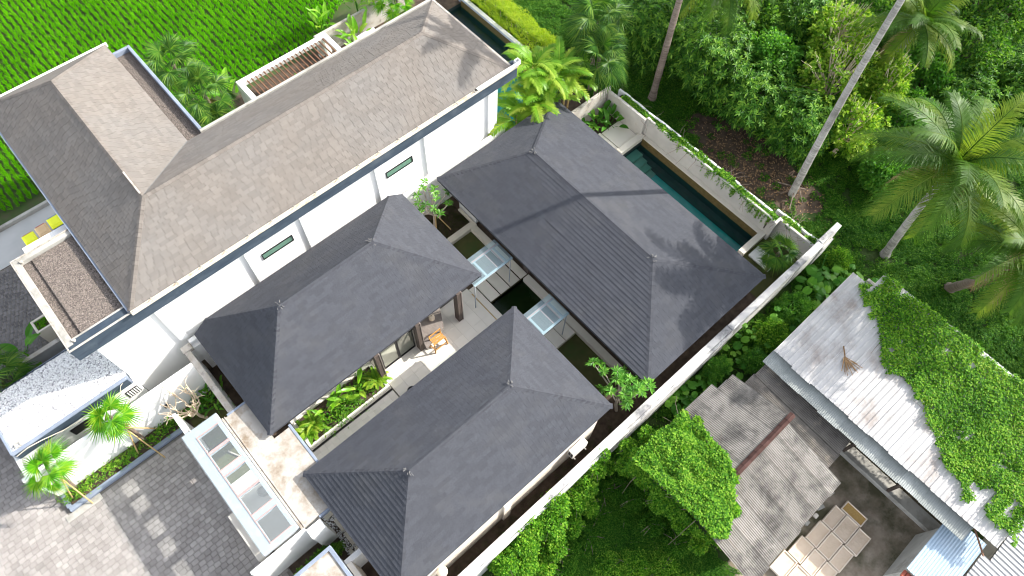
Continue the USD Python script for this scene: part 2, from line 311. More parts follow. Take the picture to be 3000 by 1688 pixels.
glassm('pane', (0.93, 0.97, 0.97), 0.9, 0.02)
glassm('window_pane', (0.76, 0.87, 0.82), 0.9, 0.05)
pm('blind', (0.46, 0.50, 0.47), (0.42, 0.46, 0.44), 2.0, 0.8)
glassm('door_pane', (0.72, 0.75, 0.72), 0.9, 0.05)
glassm('water_clear', (0.42, 0.78, 0.76), 0.9, 0.02, 0.02, 0.12, 4.0)
glassm('water_dark', (0.34, 0.5, 0.40), 0.9, 0.02, 0.02, 0.10, 5.0)
# dusty frosted glass of the walkway canopies
MAT['frosted_glass'] = usdkit.material(stage, '/World/Looks/frosted_glass', {
    'tr': ('transparent_bsdf', {'color': (0.88, 0.95, 0.96)}), 'df': ('diffuse_bsdf', {'color': (0.55, 0.66, 0.72)}), 'tl': ('translucent_bsdf', {'color': (0.5, 0.6, 0.64)}),
    'gl': ('glossy_bsdf', {'roughness': 0.03, 'color': (0.9, 0.9, 0.9)}), 'fr': ('layer_weight', {'blend': 0.5}), 'pw': ('math', {'math_type': 'power', 'value2': 4.0}), 'm1': ('mix_closure', {'fac': 0.16}), 'm2': ('mix_closure', {}), 'm0': ('mix_closure', {'fac': 0.4})},
    [('df.BSDF', 'm0.closure1'), ('tl.BSDF', 'm0.closure2'), ('tr.BSDF', 'm1.closure1'), ('m0.closure', 'm1.closure2'), ('fr.facing', 'pw.value1'), ('pw.value', 'm2.fac'), ('m1.closure', 'm2.closure1'), ('gl.BSDF', 'm2.closure2')], surface='m2.closure')

# ---------------------------------------------------------------- roofs
def roof_face(poly, u, expo, tab, h, r, gap=0.006, stagger=None):
    """courses of shingle tabs on a plane polygon: list of MB, one per course, with a list of per-tab meshes"""
    poly = np.asarray(poly, float)
    u = unit(u)
    nrm = unit(np.cross(poly[1] - poly[0], poly[2] - poly[0]))
    if nrm[2] < 0:
        nrm = -nrm
    v = np.cross(nrm, u)
    if v[2] < 0:
        u, v = -u, -v
    o = poly[0]
    uv = np.stack([(poly - o) @ u, (poly - o) @ v], 1)
    P = Polygon(uv)
    Pin = P.buffer(-1e-6)
    x0, y0, x1, y1 = P.bounds
    out, k, yy = [], 0, y0
    while yy < y1 - 0.01:
        tabs, off = [], (0.0 if k % 2 else tab / 2) + r.uniform(-.25, .25) * tab * (1 if stagger else .12)
        xx = x0 - off
        hk = h * r.uniform(0.85, 1.15)
        while xx < x1:
            w = tab * (r.uniform(0.75, 1.2) if stagger else 1.0)
            R = sbox(xx + gap / 2, yy, xx + w - gap / 2, yy + expo)
            xx += w
            if Pin.contains(R):
                pt = np.array(R.exterior.coords)[:-1]
            elif P.intersects(R):
                q = P.intersection(R)
                if q.is_empty or q.geom_type != 'Polygon' or q.area < 2e-4:
                    continue
                pt = np.array(q.exterior.coords)[:-1]
            else:
                continue
            if Polygon(pt).exterior.is_ccw is False:
                pt = pt[::-1]
            hh = hk * (1 - 0.8 * (pt[:, 1] - yy) / expo) + r.uniform(0, 0.0025)
            top = o + pt[:, :1] * u + pt[:, 1:] * v + hh[:, None] * nrm
            bot = top - (hh[:, None] + 0.004) * nrm
            n = len(pt)
            f = [(0, i, i + 1) for i in range(1, n - 1)]
            vv = np.vstack([top, bot])
            for i in range(n):
                j = (i + 1) % n
                if not (pt[i, 1] > yy + expo - 1e-4 and pt[j, 1] > yy + expo - 1e-4):
                    f += [(i, n + i, n + j), (i, n + j, j)]
            tabs.append((vv, np.array(f)))
        if tabs:
            out.append(tabs)
        yy += expo
        k += 1
    return out


def hip_caps(mb, p, q, w, L, h, r, down=0.55):
    p, q = np.asarray(p, float), np.asarray(q, float)
    d = q - p
    n = max(1, int(np.linalg.norm(d) / L))
    dh = unit(V(d[0], d[1], 0))
    side = V(-dh[1], dh[0], 0)
    for i in range(n):
        a, b = p + d * i / n, p + d * (i + 1.12) / n
        up0, up1 = V(0, 0, h * 1.9 + r.uniform(0, .004)), V(0, 0, h)
        dr = V(0, 0, -w * down)
        vv = [a + up0 + side * w + dr, a + up0, a + up0 - side * w + dr, b + up1 + side * w + dr, b + up1, b + up1 - side * w + dr]
        vv += [x - V(0, 0, h * 1.6) for x in vv]
        mb.add(vv, [(0, 1, 4), (0, 4, 3), (1, 2, 5), (1, 5, 4), (0, 6, 7), (0, 7, 1), (1, 7, 8), (1, 8, 2), (0, 3, 9), (0, 9, 6), (2, 8, 11), (2, 11, 5)])


def roof_deck(polys, t):
    mb = MB()
    for p in polys:
        p = np.asarray(p, float)
        mb.solid(p - V(0, 0, .003), p - V(0, 0, t))
    return mb


rr = random.Random(5)
# ---------------- the three dark hipped pavilions
def dark_roof(parent, a, b, y, w, zr, ze, axis='A', ends=None, cut=None):
    ea, eb = ends or (w, w)
    g = (lambda s, t, z: V(s, t, z)) if axis == 'A' else (lambda s, t, z: V(t, s, z))
    slope = (zr - ze) / w
    r0, r1 = g(a, y, zr), g(b, y, zr)
    A0, A1 = g(a - ea, y - w, ze), g(b + eb, y - w, ze)
    yc = y + w if cut is None else cut
    d = yc - y
    zc = zr - slope * d
    c0, c1 = g(a - d * ea / w, yc, zc), g(b + d * eb / w, yc, zc)
    if cut is None:
        f_end0, f_end1 = [A0, c0, r0], [A1, c1, r1]
    else:
        f_end0, f_end1 = [A0, g(a - ea, yc, ze), c0, r0], [A1, g(b + eb, yc, ze), c1, r1]
    faces = [([A0, A1, r1, r0], g(1, 0, 0)), ([c0, c1, r1, r0], g(1, 0, 0)), (f_end0, g(0, 1, 0)), (f_end1, g(0, 1, 0))]
    deck = roof_deck([f for f, _ in faces], 0.14).build('roof', 'dark_cap', parent)
    for f, u in faces:
        for tabs in roof_face(f, u, 0.178, 0.42, 0.016, rr):
            m = MB()
            for t in tabs:
                m.add(*t)
            m.build('shingle_course', 'dark_shingle', deck)
    for p, q in ((A0, r0), (A1, r1), (c0, r0), (c1, r1), (r0, r1)):
        m = MB()
        hip_caps(m, p, q, 0.12, 0.2, 0.009, rr, slope * .72 if p is not r0 else slope)
        m.build('hip_cap', 'dark_cap', deck)
    for p in (r0, r1):                                            # broken smear of mortar at the ridge ends
        m = MB()
        for i in range(7):
            an, rad = rr.uniform(0, 6.3), rr.uniform(.03, .17)
            c = p + V(math.cos(an) * rad, math.sin(an) * rad, 0.055 - rad * slope * .7)
            an2 = an + rr.uniform(-.9, .9)
            m.bar(c, c + V(math.cos(an2) * rr.uniform(.05, .14), math.sin(an2) * rr.uniform(.05, .14), -.01), rr.uniform(.015, .04), .022)
        m.build('sealant_patch', 'sealant', deck)
    return deck


ZE = 2.9
h1 = thing('pavilion', 'dark shingled hip roof pavilion beside the white wall, with columns facing the courtyard', 'house', (4.0, 14.5, 0))
dark_roof(h1, 1.86, 6.451, 14.835, 3.206, 5.23, ZE, cut=17.366)
MB().box(0.0, 8.6, 12.9, 17.15, 0.0, 3.02).build('wall', 'white_wall', h1)
h2 = thing('pavilion', 'dark shingled hip roof pavilion nearest the lower edge, between courtyard and boundary wall', 'house', (4.2, 6.5, 0))
dark_roof(h2, 1.777, 6.706, 6.49, 3.006, 4.562, ZE)
m = MB().box(-0.25, 8.9, 3.50, 9.1, 0.0, 2.84)
w2 = m.build('wall', 'cream_wall', h2)
MB().box(3.75, 4.12, 3.40, 3.499, 0, 2.80).build('pier', 'cream_wall', w2)
MB().box(8.903, 9.0, 3.62, 9.0, 0.15, 2.75).build('wall_panel', 'dark_wood', h2)
h3 = thing('pavilion', 'largest dark shingled hip roof pavilion beside the long pool on the right', 'house', (15.4, 10.2, 0))
dark_roof(h3, 6.836, 14.471, 15.36, 3.907, 4.157, ZE, axis='B', ends=(3.678, 2.505))
MB().box(12.95, 18.0, 4.1, 16.4, 0.0, 2.98).build('wall', 'white_wall', h3)
MB().box(12.3, 12.95, 3.9, 4.1, 0.0, 2.75).build('side_wall', 'cream_wall', h3)
MB().box(12.40, 12.70, 15.3, 16.6, 0.0, 2.75).build('side_wall', 'white_wall', h3)
MB().box(12.40, 12.66, 11.35, 11.7, 0.1, 2.8).build('column', 'dark_wood', h3)
for x in (8.2, 5.9, 3.72):
    c = MB().box(x - .02, x + .2, 11.55, 11.86, 0.1, 2.86).build('column', 'dark_wood', h1)
    MB().box(x + .2, x + .235, 11.53, 11.88, 0.1, 2.86).build('column_facing', 'grey_wood', c)
# sliding glass doors under the first pavilion
for i, (xa, xb) in enumerate(((4.1, 4.96), (4.98, 5.86))):
    dr = thing('glass_door', ['glass sliding door leaf nearest the planted bed under the courtyard eave', 'glass sliding door leaf beside the wooden counter under the courtyard eave'][i], 'door', (xa, 11.95, .1))
    m = MB().box(xa, xb, 11.93, 11.99, .1, .17).box(xa, xb, 11.93, 11.99, 2.45, 2.52)
    m.box(xa, xa + .05, 11.93, 11.99, .17, 2.45).box(xb - .05, xb, 11.93, 11.99, .17, 2.45)
    m.build('door_frame', 'pot_black', dr)
    MB().box(xa + .05, xb - .05, 11.957, 11.963, .17, 2.45).build('door_pane', 'door_pane', dr)

# ---------------- the long house with beige shingles
lh = thing('long_house', 'long white house with beige shingled L-shaped roof and dark grey fascia', 'house', (6.0, 20.2, 0))
ze, zr = 6.69, 8.34
xl, xr, y0, w, wr, yt, yn = .363, 13.642, 20.163, 2.813, 2.70, 27.712, 30.25
J, MR, LT = V(xl, y0, zr), V(xr, y0, zr), V(xl, yt, zr)
SWc, SE, NE, VAL = V(xl - w, y0 - w, ze), V(xr + wr, y0 - w, ze), V(xr + wr, y0 + w, ze), V(xl + w, y0 + w, ze)
NEw, NWw = V(xl + w, yn, ze), V(xl - w, yn, ze)
faces = [([SWc, SE, MR, J], V(1, 0, 0)), ([VAL, NE, MR, J], V(1, 0, 0)), ([SE, NE, MR], V(0, 1, 0)), ([VAL, NEw, LT, J], V(0, 1, 0)), ([SWc, NWw, LT, J], V(0, 1, 0)), ([NWw, NEw, LT], V(1, 0, 0))]
deck = roof_deck([f for f, _ in faces], .12).build('roof', 'roof_cap', lh)
single = 0
for i, (f, u) in enumerate(faces):
    courses = roof_face(f, u, 0.15, 0.335, 0.009, rr, gap=.016, stagger=True)
    rest = MB()
    for k, tabs in enumerate(courses):
        for t in tabs:
            if i == 0 and single < 300 and k < 8:
                MB().add(*t).build('shingle', 'brown_shingle', deck)
                single += 1
            else:
                rest.add(*t)
    rest.build('shingle_field', 'brown_shingle', deck, kind='stuff')
for p, q in ((SWc, J), (SE, MR), (NE, MR), (NEw, LT), (NWw, LT), (J, MR), (J, LT)):
    m = MB()
    hip_caps(m, p, q, 0.11, 0.17, 0.012, rr, .40 if p is not J else .58)
    m.build('hip_cap', 'roof_cap', deck)
m = MB()                                                         # open valley line
m.bar(VAL + V(0, 0, .012), J + V(0, 0, .008), 0.07, 0.012)
m.build('valley', 'sealant', deck)
MB().box(xl - .03, xl + .03, 20.3, 21.6, 8.385, 8.40).build('ridge_strip', 'coping_worn', deck)
# body
b = MB().box(-4.32, 16.0, 17.8, 22.9, 0, 6.2).box(-2.05, 2.95, 22.9, 29.9, 0, 6.3)
body = b.build('wall', 'white_wall', lh)
for x in (-1.93, 2.08, 4.78, 8.7, 11.47, 15.36):
    MB().box(x + .0, x + .34, 17.70, 17.799, 2.5, 6.0).build('pilaster', 'white_wall', body)
for xa, xb in ((2.7, 4.24), (9.25, 10.77)):
    win = MB().ring(0, xb - xa, 0, .42, 0, .05, .045)
    v = np.vstack(win.v)
    v = np.stack([xa + v[:, 0], 17.799 - v[:, 2] * .8, 4.04 + v[:, 1]], 1)
    win = MB().add(v, np.vstack(win.f)[:, ::-1]).build('window', 'pot_black', lh)
    MB().box(xa + .045, xb - .045, 17.775, 17.785, 4.085, 4.415).build('pane', 'window_pane', win)
    MB().box(xa + .045, xb - .045, 17.79, 17.797, 4.085, 4.415).build('blind', 'blind', win)
# dark fascia slab along the front, with parapeted gravel roofs
MB().box(-4.87, 16.80, 17.35, 17.72, 5.78, 6.56).build('fascia', 'fascia_grey', lh)
MB().box(-4.87, 16.80, 17.32, 17.40, 6.562, 6.59, .01).build('fascia_coping', 'coping_worn', lh)
MB().box(-4.87, -4.60, 17.72, 22.25, 5.78, 6.56).box(-4.60, -2.05, 22.0, 22.25, 5.78, 6.56).build('side_fascia', 'concrete', lh)
MB().box(-4.60, -2.3, 17.721, 17.80, 6.37, 6.56).build('inner_kerb', 'concrete', lh)
m = MB().box(-4.87, -4.82, 17.42, 22.25, 6.562, 6.62, .01).box(-4.82, -2.3, 22.20, 22.25, 6.562, 6.62, .01)
m.build('parapet', 'coping_worn', lh)
MB().box(-4.81, -4.60, 17.55, 22.19, 6.561, 6.60).build('parapet_ledge', 'concrete', lh)
gr = MB().box(-4.60, -2.0, 17.72, 22.0, 6.1, 6.36).build('flat_roof', 'gravel', lh)


def stones(x0, x1, y0, y1, z, n, size, r, mb=None):
    """loose stones as squashed octahedra"""
    mb = mb or MB()
    c = np.stack([r.uniform(x0, x1, n), r.uniform(y0, y1, n), np.full(n, z)], 1)
    ox = np.array([(1, 0, 0), (0, 1, 0), (-1, 0, 0), (0, -1, 0), (0, 0, 1), (0, 0, -1)], float)
    sc = size * r.uniform(.6, 1.35, (n, 1, 3)) * V(1, 1, .7)
    a = r.uniform(0, 6.3, n)
    rot = np.zeros((n, 3, 3))
    rot[:, 0, 0], rot[:, 0, 1], rot[:, 1, 0], rot[:, 1, 1], rot[:, 2, 2] = np.cos(a), -np.sin(a), np.sin(a), np.cos(a), 1
    v = np.einsum('nij,nkj->nki', rot, ox[None] * sc) + c[:, None]
    f = np.array([(0, 1, 4), (1, 2, 4), (2, 3, 4), (3, 0, 4), (1, 0, 5), (2, 1, 5), (3, 2, 5), (0, 3, 5)])
    mb.add(v.reshape(-1, 3), (f[None] + 6 * np.arange(n)[:, None, None]).reshape(-1, 3), np.repeat(r.random(n), 6))
    return mb


stones(-4.58, -4.28, 17.75, 22.0, 6.37, 1500, .02, rng).build('gravel', 'gravel_stone', gr, kind='stuff')
MB().box(-4.22, -2.0, 17.75, 21.95, 6.36, 6.44).build('gravel_bed', 'gravel', lh)
stones(-4.22, -2.1, 17.76, 21.94, 6.442, 9500, .02, rng).build('gravel', 'gravel_stone', lh, kind='stuff')
MB().tube([(-4.52, 21.95, 6.55), (-4.52, 21.95, 6.66)], .06, 8).tube([(-4.52, 17.66, 6.55), (-4.52, 17.66, 6.66)], .06, 8).build('vent_pipe', 'coping_worn', lh)
g2 = MB().box(3.0, 3.98, 23.0, 29.5, 6.0, 6.42).box(3.0, 16.5, 22.5, 23.16, 6.0, 6.42).build('flat_roof', 'gravel', lh)
stones(3.19, 3.84, 23.1, 29.4, 6.425, 3000, .02, rng, stones(3.9, 16.4, 22.98, 23.14, 6.425, 1700, .02, rng)).build('gravel', 'gravel_stone', g2, kind='stuff')
m = MB().box(3.86, 4.0, 23.30, 29.64, 5.9, 6.66, .015).box(3.16, 3.86, 29.5, 29.64, 5.9, 6.66, .015)
m.build('parapet', 'coping_blue', lh)
MB().box(3.86, 16.55, 23.16, 23.30, 5.9, 6.62, .02).build('parapet', 'concrete', lh)
MB().box(16.42, 16.55, 17.5, 23.16, 5.9, 6.60, .02).build('parapet', 'coping_worn', lh)
# gutters
m = MB().box(-2.45, 16.70, 17.20, 17.30, 6.60, 6.62).box(-2.45, 16.70, 17.17, 17.20, 6.60, 6.71).box(-2.45, 14.2, 17.30, 17.325, 6.60, 6.70)
gt = m.build('gutter', 'gutter_metal', lh)
for x in np.arange(-1.6, 14.3, 1.05):
    MB().box(x - .02, x + .02, 17.16, 17.34, 6.712, 6.735).build('bracket', 'coping_worn', gt)
MB().box(14.3, 16.75, 17.17, 17.33, 6.715, 6.75).build('gutter_cover', 'white_wall', gt)
MB().ring(16.70, 16.95, 17.28, 17.5, 6.55, 6.78, .03).build('downpipe_head', 'white_wall', gt)
MB().box(xl - w, xl + w + .1, yn, yn + .1, 6.55, 6.74, .01).build('gutter', 'white_wall', lh)
MB().box(xl - w - .09, xl - w, 17.4, yn, 6.55, 6.66).build('gutter', 'coping_blue', lh)

# ---------------------------------------------------------------- grounds
pm('moss', (0.06, 0.065, 0.02), (0.085, 0.085, 0.03), 2.5, 0.9, bump=0.6, bscale=30, c3=(0.05, 0.08, 0.02), scale3=0.8)


def rect(x0, x1, y0, y1):
    return sbox(x0, y0, x1, y1)


def sheet(poly, z, name, mat, parent=None, **k):
    """flat sheet of rectangles (the polygon's sides run along x and y)"""
    from shapely import get_coordinates, Point
    c = get_coordinates(poly).round(5)
    xs, ys, m = np.unique(c[:, 0]), np.unique(c[:, 1]), MB()
    for x0, x1 in zip(xs[:-1], xs[1:]):
        for y0, y1 in zip(ys[:-1], ys[1:]):
            if poly.contains(Point((x0 + x1) / 2, (y0 + y1) / 2)):
                m.add([(x0, y0, z), (x1, y0, z), (x1, y1, z), (x0, y1, z)], [(0, 1, 2, 3)])
    return m.build(name, mat, parent, **k)


P1, P2, POND = rect(17.0, 22.2, 18.6, 28.2), rect(20.2, 22.84, 5.34, 13.42), rect(9.95, 12.4, 4.45, 11.38)
PLOT = rect(-15, 23.2, 2.65, 30.5)
world = rect(-400, 400, -400, 400)
PADDY = rect(-40, 19.5, 30.5, 120)
sheet(world.difference(PLOT).difference(PADDY), -0.02, 'ground', 'terrain', kind='structure')
sheet(PADDY, -0.08, 'paddy_field', 'paddy_mud', kind='structure')
MOSS1 = rect(10.62, 11.95, 13.0, 15.16)
sheet(PLOT.difference(P1).difference(P2).difference(POND).difference(MOSS1), -0.012, 'plot_ground', 'soil', kind='structure')
sheet(MOSS1, -0.14, 'moss_bed', 'moss', kind='structure')
m = MB().box(9.95, 12.4, 4.45, 11.38, -.5, -.42)
for q in ((9.75, 9.95, 4.2, 11.6), (12.4, 12.6, 4.2, 11.6)):
    m.box(*q, -.5, -.013)
m.box(9.95, 12.4, 4.2, 4.45, -.5, -.013).box(9.95, 12.4, 11.38, 11.6, -.5, -.013)
m.build('pond_basin', 'moss', kind='structure')
MB().box(9.95, 12.4, 4.45, 8.0, -.42, -.2).build('moss_bed', 'moss', kind='structure')
sheet(rect(9.95, 12.4, 8.001, 11.379), -0.16, 'pond_water', 'water_dark', kind='structure')
# paving of the forecourt: sett by sett
pv = thing('paving', None, None, (-8, 12, 0), kind='structure')
sheet(rect(-14.9, -3.9, 7.4, 15.4), -0.001, 'paving_bed', 'paver_joint', pv)
sheet(rect(-14.9, -9.36, 15.4, 21.0), -0.0012, 'paving_bed', 'paver_joint', pv)
items, yy, row = [], 7.45, 0
while yy < 20.8:
    xx = -14.8 + (row % 2) * .13
    while xx < (-4.15 if yy < 15.1 else -9.7):
        wd = rr.uniform(.235, .285)
        if not (xx + wd > -4.3 and yy > 14.9):
            items.append((xx, yy, wd))
        xx += wd + .014
    yy += .218
    row += 1
items.sort(key=lambda q: math.hypot(q[0] + 3, q[1] - 9))
rest = MB()
for i, (xx, yy, wd) in enumerate(items):
    q = MB() if i < 300 else rest
    dz = rr.uniform(-.004, .005)
    ang, cx, cy = rr.uniform(-.02, .02), xx + wd / 2, yy + .103
    m = MB().box(-wd / 2, wd / 2, -.103, .103, -.06, .022 + dz, .011)
    v = np.vstack(m.v)
    q.add(np.stack([cx + v[:, 0] * math.cos(ang) - v[:, 1] * math.sin(ang), cy + v[:, 0] * math.sin(ang) + v[:, 1] * math.cos(ang), v[:, 2] + (v[:, 0] + v[:, 1]) * rr.uniform(-.01, .01)], 1), np.vstack(m.f))
    if i < 300:
        q.build('sett', 'paver', pv)
rest.build('sett_field', 'paver', pv, kind='stuff')
# herringbone driveway at the left
hb = thing('driveway', None, None, (-7.5, 25.5, 0), kind='structure')
sheet(rect(-13, -4.3, 22.0, 28.2), -0.001, 'driveway_bed', 'paver_joint', hb)
m = MB()
for gy in range(0, 62):                                          # rows of paired blocks laid as a herringbone
    for gx in range(-2, 48):
        ox, oy = -12.9 + gx * .2 + (gy % 4) * .05, 22.05 + gy * .1
        if -12.9 < ox < -4.6 and oy < 28.0:
            if (gx + gy) % 2:
                m.box(ox, ox + .19, oy, oy + .092, -.05, .012 + rr.uniform(0, .006), .006)
            else:
                m.box(ox + .05, ox + .145, oy - .045, oy + .14, -.05, .012 + rr.uniform(0, .006), .006)
m.build('block_field', 'dark_paver', hb, kind='stuff')
# planting strip kerbs along the front wall
for q in ((-9.3, -4.2, 15.42, 15.62), (-9.34, -9.16, 15.62, 16.29)):
    MB().box(*q, 0, .17, .015).build('kerb', 'coping_blue', kind='structure')
MB().box(-9.6, -8.1, 15.1, 15.4, -.01, .05, .01).build('kerb_ramp', 'concrete', kind='structure')
sheet(rect(-9.15, -2.1, 15.62, 16.29), 0.09, 'planting_soil', 'soil', kind='structure')
sheet(rect(-3.73, -2.1, 13.95, 15.62), 0.07, 'planting_soil', 'moss', kind='structure')

# ---------------------------------------------------------------- walls on the left
t = thing('garden_wall', 'long white garden wall behind the two small fan palms by the forecourt', 'wall', (-5.7, 16.4, 0))
MB().box(-9.36, -2.12, 16.30, 16.46, 0, 2.72, .015).build('wall', 'white_wall', t)
MB().box(-9.36, -9.2, 16.46, 18.2, 0, 2.3, .015).build('return_wall', 'white_wall', t)
t = thing('side_wall', 'white wall with weathered top running from the long house to the bare frangipani', 'wall', (-2, 15.5, 0))
MB().box(-2.1, -1.9, 13.62, 17.38, 0, 2.38).build('wall', 'white_wall', t)
MB().box(-2.13, -1.87, 13.6, 17.42, 2.381, 2.44, .015).build('coping', 'coping_worn', t)
MB().box(-2.16, -1.72, 17.12, 17.44, 2.3, 2.52, .02).build('corner_post', 'coping_worn', t)
t = thing('boundary_wall', 'white boundary wall ledge at the foot of the tall white house wall', 'wall', (7, 17.3, 0))
MB().box(-1.71, 16.2, 17.39, 17.60, 0, 2.5, .02).build('wall', 'white_wall', t)
MB().box(-1.71, -.9, 17.2, 17.385, 0, 2.3).build('pier', 'white_wall', t)
t = thing('low_wall', 'short white wall between the bare frangipani bed and the forecourt paving', 'wall', (-3.9, 14.6, 0))
MB().box(-3.92, -3.76, 13.98, 15.25, 0, 2.2, .015).build('wall', 'white_wall', t)

# carport with white pebble roof
t = thing('carport', 'carport with white pebble flat roof and dark edge at the left', 'carport', (-6.8, 18.9, 0))
MB().box(-9.16, -4.325, 17.46, 20.3, 2.45, 2.80).build('roof', 'fascia_grey', t)
m = MB().box(-9.16, -4.33, 17.40, 17.455, 2.42, 2.93, .01)
m.box(-9.2, -9.1, 17.46, 20.3, 2.42, 2.93, .01).box(-9.1, -4.33, 17.455, 17.55, 2.801, 2.93, .01)
m.build('fascia', 'coping_blue', t)
MB().box(-9.1, -4.4, 17.385, 17.399, 2.43, 2.87).build('fascia_stain', 'fascia_grey', t)
bed = MB().box(-9.1, -4.33, 17.55, 20.2, 2.80, 2.845).build('pebble_bed', 'pebble_bed', t)
stones(-9.08, -4.36, 17.57, 20.2, 2.85, 9000, .034, rng).build('pebbles', 'pebble_white', bed, kind='stuff')
MB().ring(-8.95, -8.72, 17.6, 17.83, 2.85, 2.91, .04).build('drain_ring', 'concrete', t)
MB().box(-9.15, -4.33, 17.62, 17.78, 0, 2.44).build('back_wall', 'white_wall', t)
for xa, xb in ((-7.4, -6.25), (-4.95, -4.42)):
    MB().box(xa, xb, 17.60, 17.619, 1.2, 1.75).build('vent_opening', 'pot_black', t)
for k in range(5):
    MB().box(-4.9 + k * .1, -4.85 + k * .1, 17.58, 17.599, 1.25, 1.7).build('vent_louvre', 'white_wall', t)
m = MB()
m.tube([(-4.4, 17.46, 2.92), (-4.75, 17.36, 2.8), (-5.0, 17.3, 2.4), (-5.4, 17.3, 1.9)], .016, 5)
m.build('cable', 'rope_white', t)
m = MB().tube([(-9.1, 17.38, 2.75), (-8.6, 17.34, 2.9), (-8.1, 17.33, 2.8), (-7.3, 17.2, 2.72), (-6.4, 17.2, 2.6)], .016, 5)
m.build('cable', 'rope_white', t)
t = thing('rear_wall', 'grey wall with worn top and blue painted base behind the white pebble roof', 'wall', (-8, 21.6, 0))
MB().box(-13, -4.89, 21.55, 21.72, 0, 1.8).build('wall', 'concrete', t)
MB().box(-13, -4.88, 21.53, 21.74, 1.801, 1.86, .01).build('coping', 'coping_worn', t)
MB().box(-13, -4.9, 20.35, 20.55, 0, 2.5).build('base_wall', 'coping_blue', t)
t = thing('planter_box', 'cream masonry planter box with clipped green top beside the driveway', 'planter', (-6.2, 23.4, 0))
MB().ring(-6.6, -5.86, 23.0, 23.74, 0, 1.2, .1, .012).build('box', 'cream_wall', t)
MB().box(-6.5, -5.96, 23.1, 23.64, .8, 1.1).build('soil', 'soil', t)
t = thing('yard_wall', 'pale plastered wall behind the waste bins beside the rice field', 'wall', (-7, 30.4, 0))
MB().box(-13, -2.5, 30.32, 30.5, -.1, .22, .02).build('wall', 'concrete', t)
MB().box(-13, -2.06, 28.25, 30.31, -.1, .001).build('terrace', 'terrace_concrete', kind='structure')
# wheeled bins
for i, (x, y, lid, body_, lab) in enumerate(((-4.72, 28.05, 'lid_yellow', 'bin_orange', 'yellow lidded waste bin with orange body, farthest left of the three bins'), (-4.05, 28.12, 'lid_tan', 'bin_red', 'tan lidded waste bin with red body in the middle of the three bins'), (-3.4, 28.22, 'lid_yellow', 'bin_blue', 'yellow lidded waste bin with blue body, nearest the beige roof'))):
    t = thing('waste_bin', lab, 'bin', (x, y, 0))
    b0, b1 = [(x + a * .2, y + c * .24, .06) for a, c in ((-1, -1), (1, -1), (1, 1), (-1, 1))], [(x + a * .26, y + c * .31, .96) for a, c in ((-1, -1), (1, -1), (1, 1), (-1, 1))]
    bd = MB().solid(b1, b0).build('body', body_, t)
    MB().box(x - .29, x + .29, y - .34, y + .34, .962, 1.06, .05).box(x - .2, x + .2, y - .22, y + .22, 1.06, 1.085, .02).build('lid', lid, t)
    MB().box(x - .22, x + .22, y + .345, y + .40, .95, 1.0, .01).build('handle', body_, t)
    for k in (-1, 1):
        v = trimesh.creation.cylinder(.09, .05, 12)
        v.apply_transform(trimesh.transformations.rotation_matrix(math.pi / 2, [0, 1, 0]))
        MB().add(v.vertices + V(x + k * .22, y + .27, .09), v.faces).build('wheel', 'pot_black', t)

# ---------------------------------------------------------------- entrance canopy
t = thing('entrance_canopy', 'long glazed entrance canopy with salmon battens beside the forecourt paving', 'canopy', (-3.2, 11, 0))
ops = ((12.66, 13.48), (11.76, 12.58), (10.50, 11.46), (9.54, 10.44), (8.24, 9.26))
m = MB().box(-4.0, -3.55, 8.0, 13.9, 2.5, 2.7).box(-2.66, -2.47, 8.0, 13.9, 2.5, 2.7)
ys = [13.9] + [q for o in ops for q in (o[1], o[0])] + [8.0]
for k in range(0, len(ys), 2):
    m.box(-3.55, -2.66, ys[k + 1], ys[k], 2.5, 2.7)
m.build('frame', 'frame_paint', t)
for ya, yb in ops:
    for yc in (ya, yb):
        MB().box(-3.6, -2.62, yc - .016, yc + .016, 2.701, 2.725).build('batten', 'salmon_batten', t)
MB().box(-3.585, -3.555, 8.2, 13.5, 2.701, 2.73).build('batten', 'salmon_batten', t)
for k in range(6):
    ya = 8.0 + k * .984
    MB().box(-4.03, -2.47, ya + .004, ya + .98, 2.742, 2.754).build('glass_panel', 'dusty_pane', t)
t = thing('canopy_slab', 'weathered white concrete flat roof between the entrance canopy and the dark roofs', 'roof', (-1.6, 10.8, 0))
MB().prism([(-2.42, 7.9), (-1.62, 7.9), (-.62, 7.9), (-.62, 11.5), (-1.31, 11.5), (-1.31, 13.5), (-2.42, 13.5)], 2.48, 2.64).build('slab', 'slab_weathered', t)
MB().box(-2.46, -2.38, 7.88, 13.55, 2.641, 2.70, .01).box(-2.34, -2.29, 7.88, 13.55, 2.641, 2.675, .01).build('kerb', 'slab_weathered', t)
MB().box(-.61, -.5, 9.3, 11.6, 2.40, 2.66, .01).build('edge_beam', 'coping_blue', t)
MB().box(-2.2, -1.3, 13.5, 13.6, 2.40, 2.655, .01).build('edge_beam', 'coping_blue', t)
MB().box(-1.7, -1.0, 7.80, 7.89, 2.40, 2.655, .01).build('edge_beam', 'coping_blue', t)
t = thing('gate_wall', 'cream topped wall under the outer edge of the entrance canopy', 'wall', (-4.05, 9, 0))
MB().box(-4.42, -4.16, 8.3, 10.5, 0, 1.6, .015).build('wall', 'cream_wall', t)
MB().box(-4.12, -4.0, 10.1, 13.9, 0, .5).build('wall', 'white_wall', t)
t = thing('corner_wall', 'tall white wall below the lower end of the entrance canopy', 'wall', (-3, 7.8, 0))
MB().box(-4.7, -2.36, 7.78, 7.9, 0, 2.62, .01).build('wall', 'white_wall', t)
MB().box(-2.355, -1.72, 7.40, 7.79, 0, 2.58, .01).build('pier', 'white_wall', t)
sheet(rect(-3.95, -1.9, 11.75, 13.9), .012, 'entrance_lawn', 'moss', kind='structure')
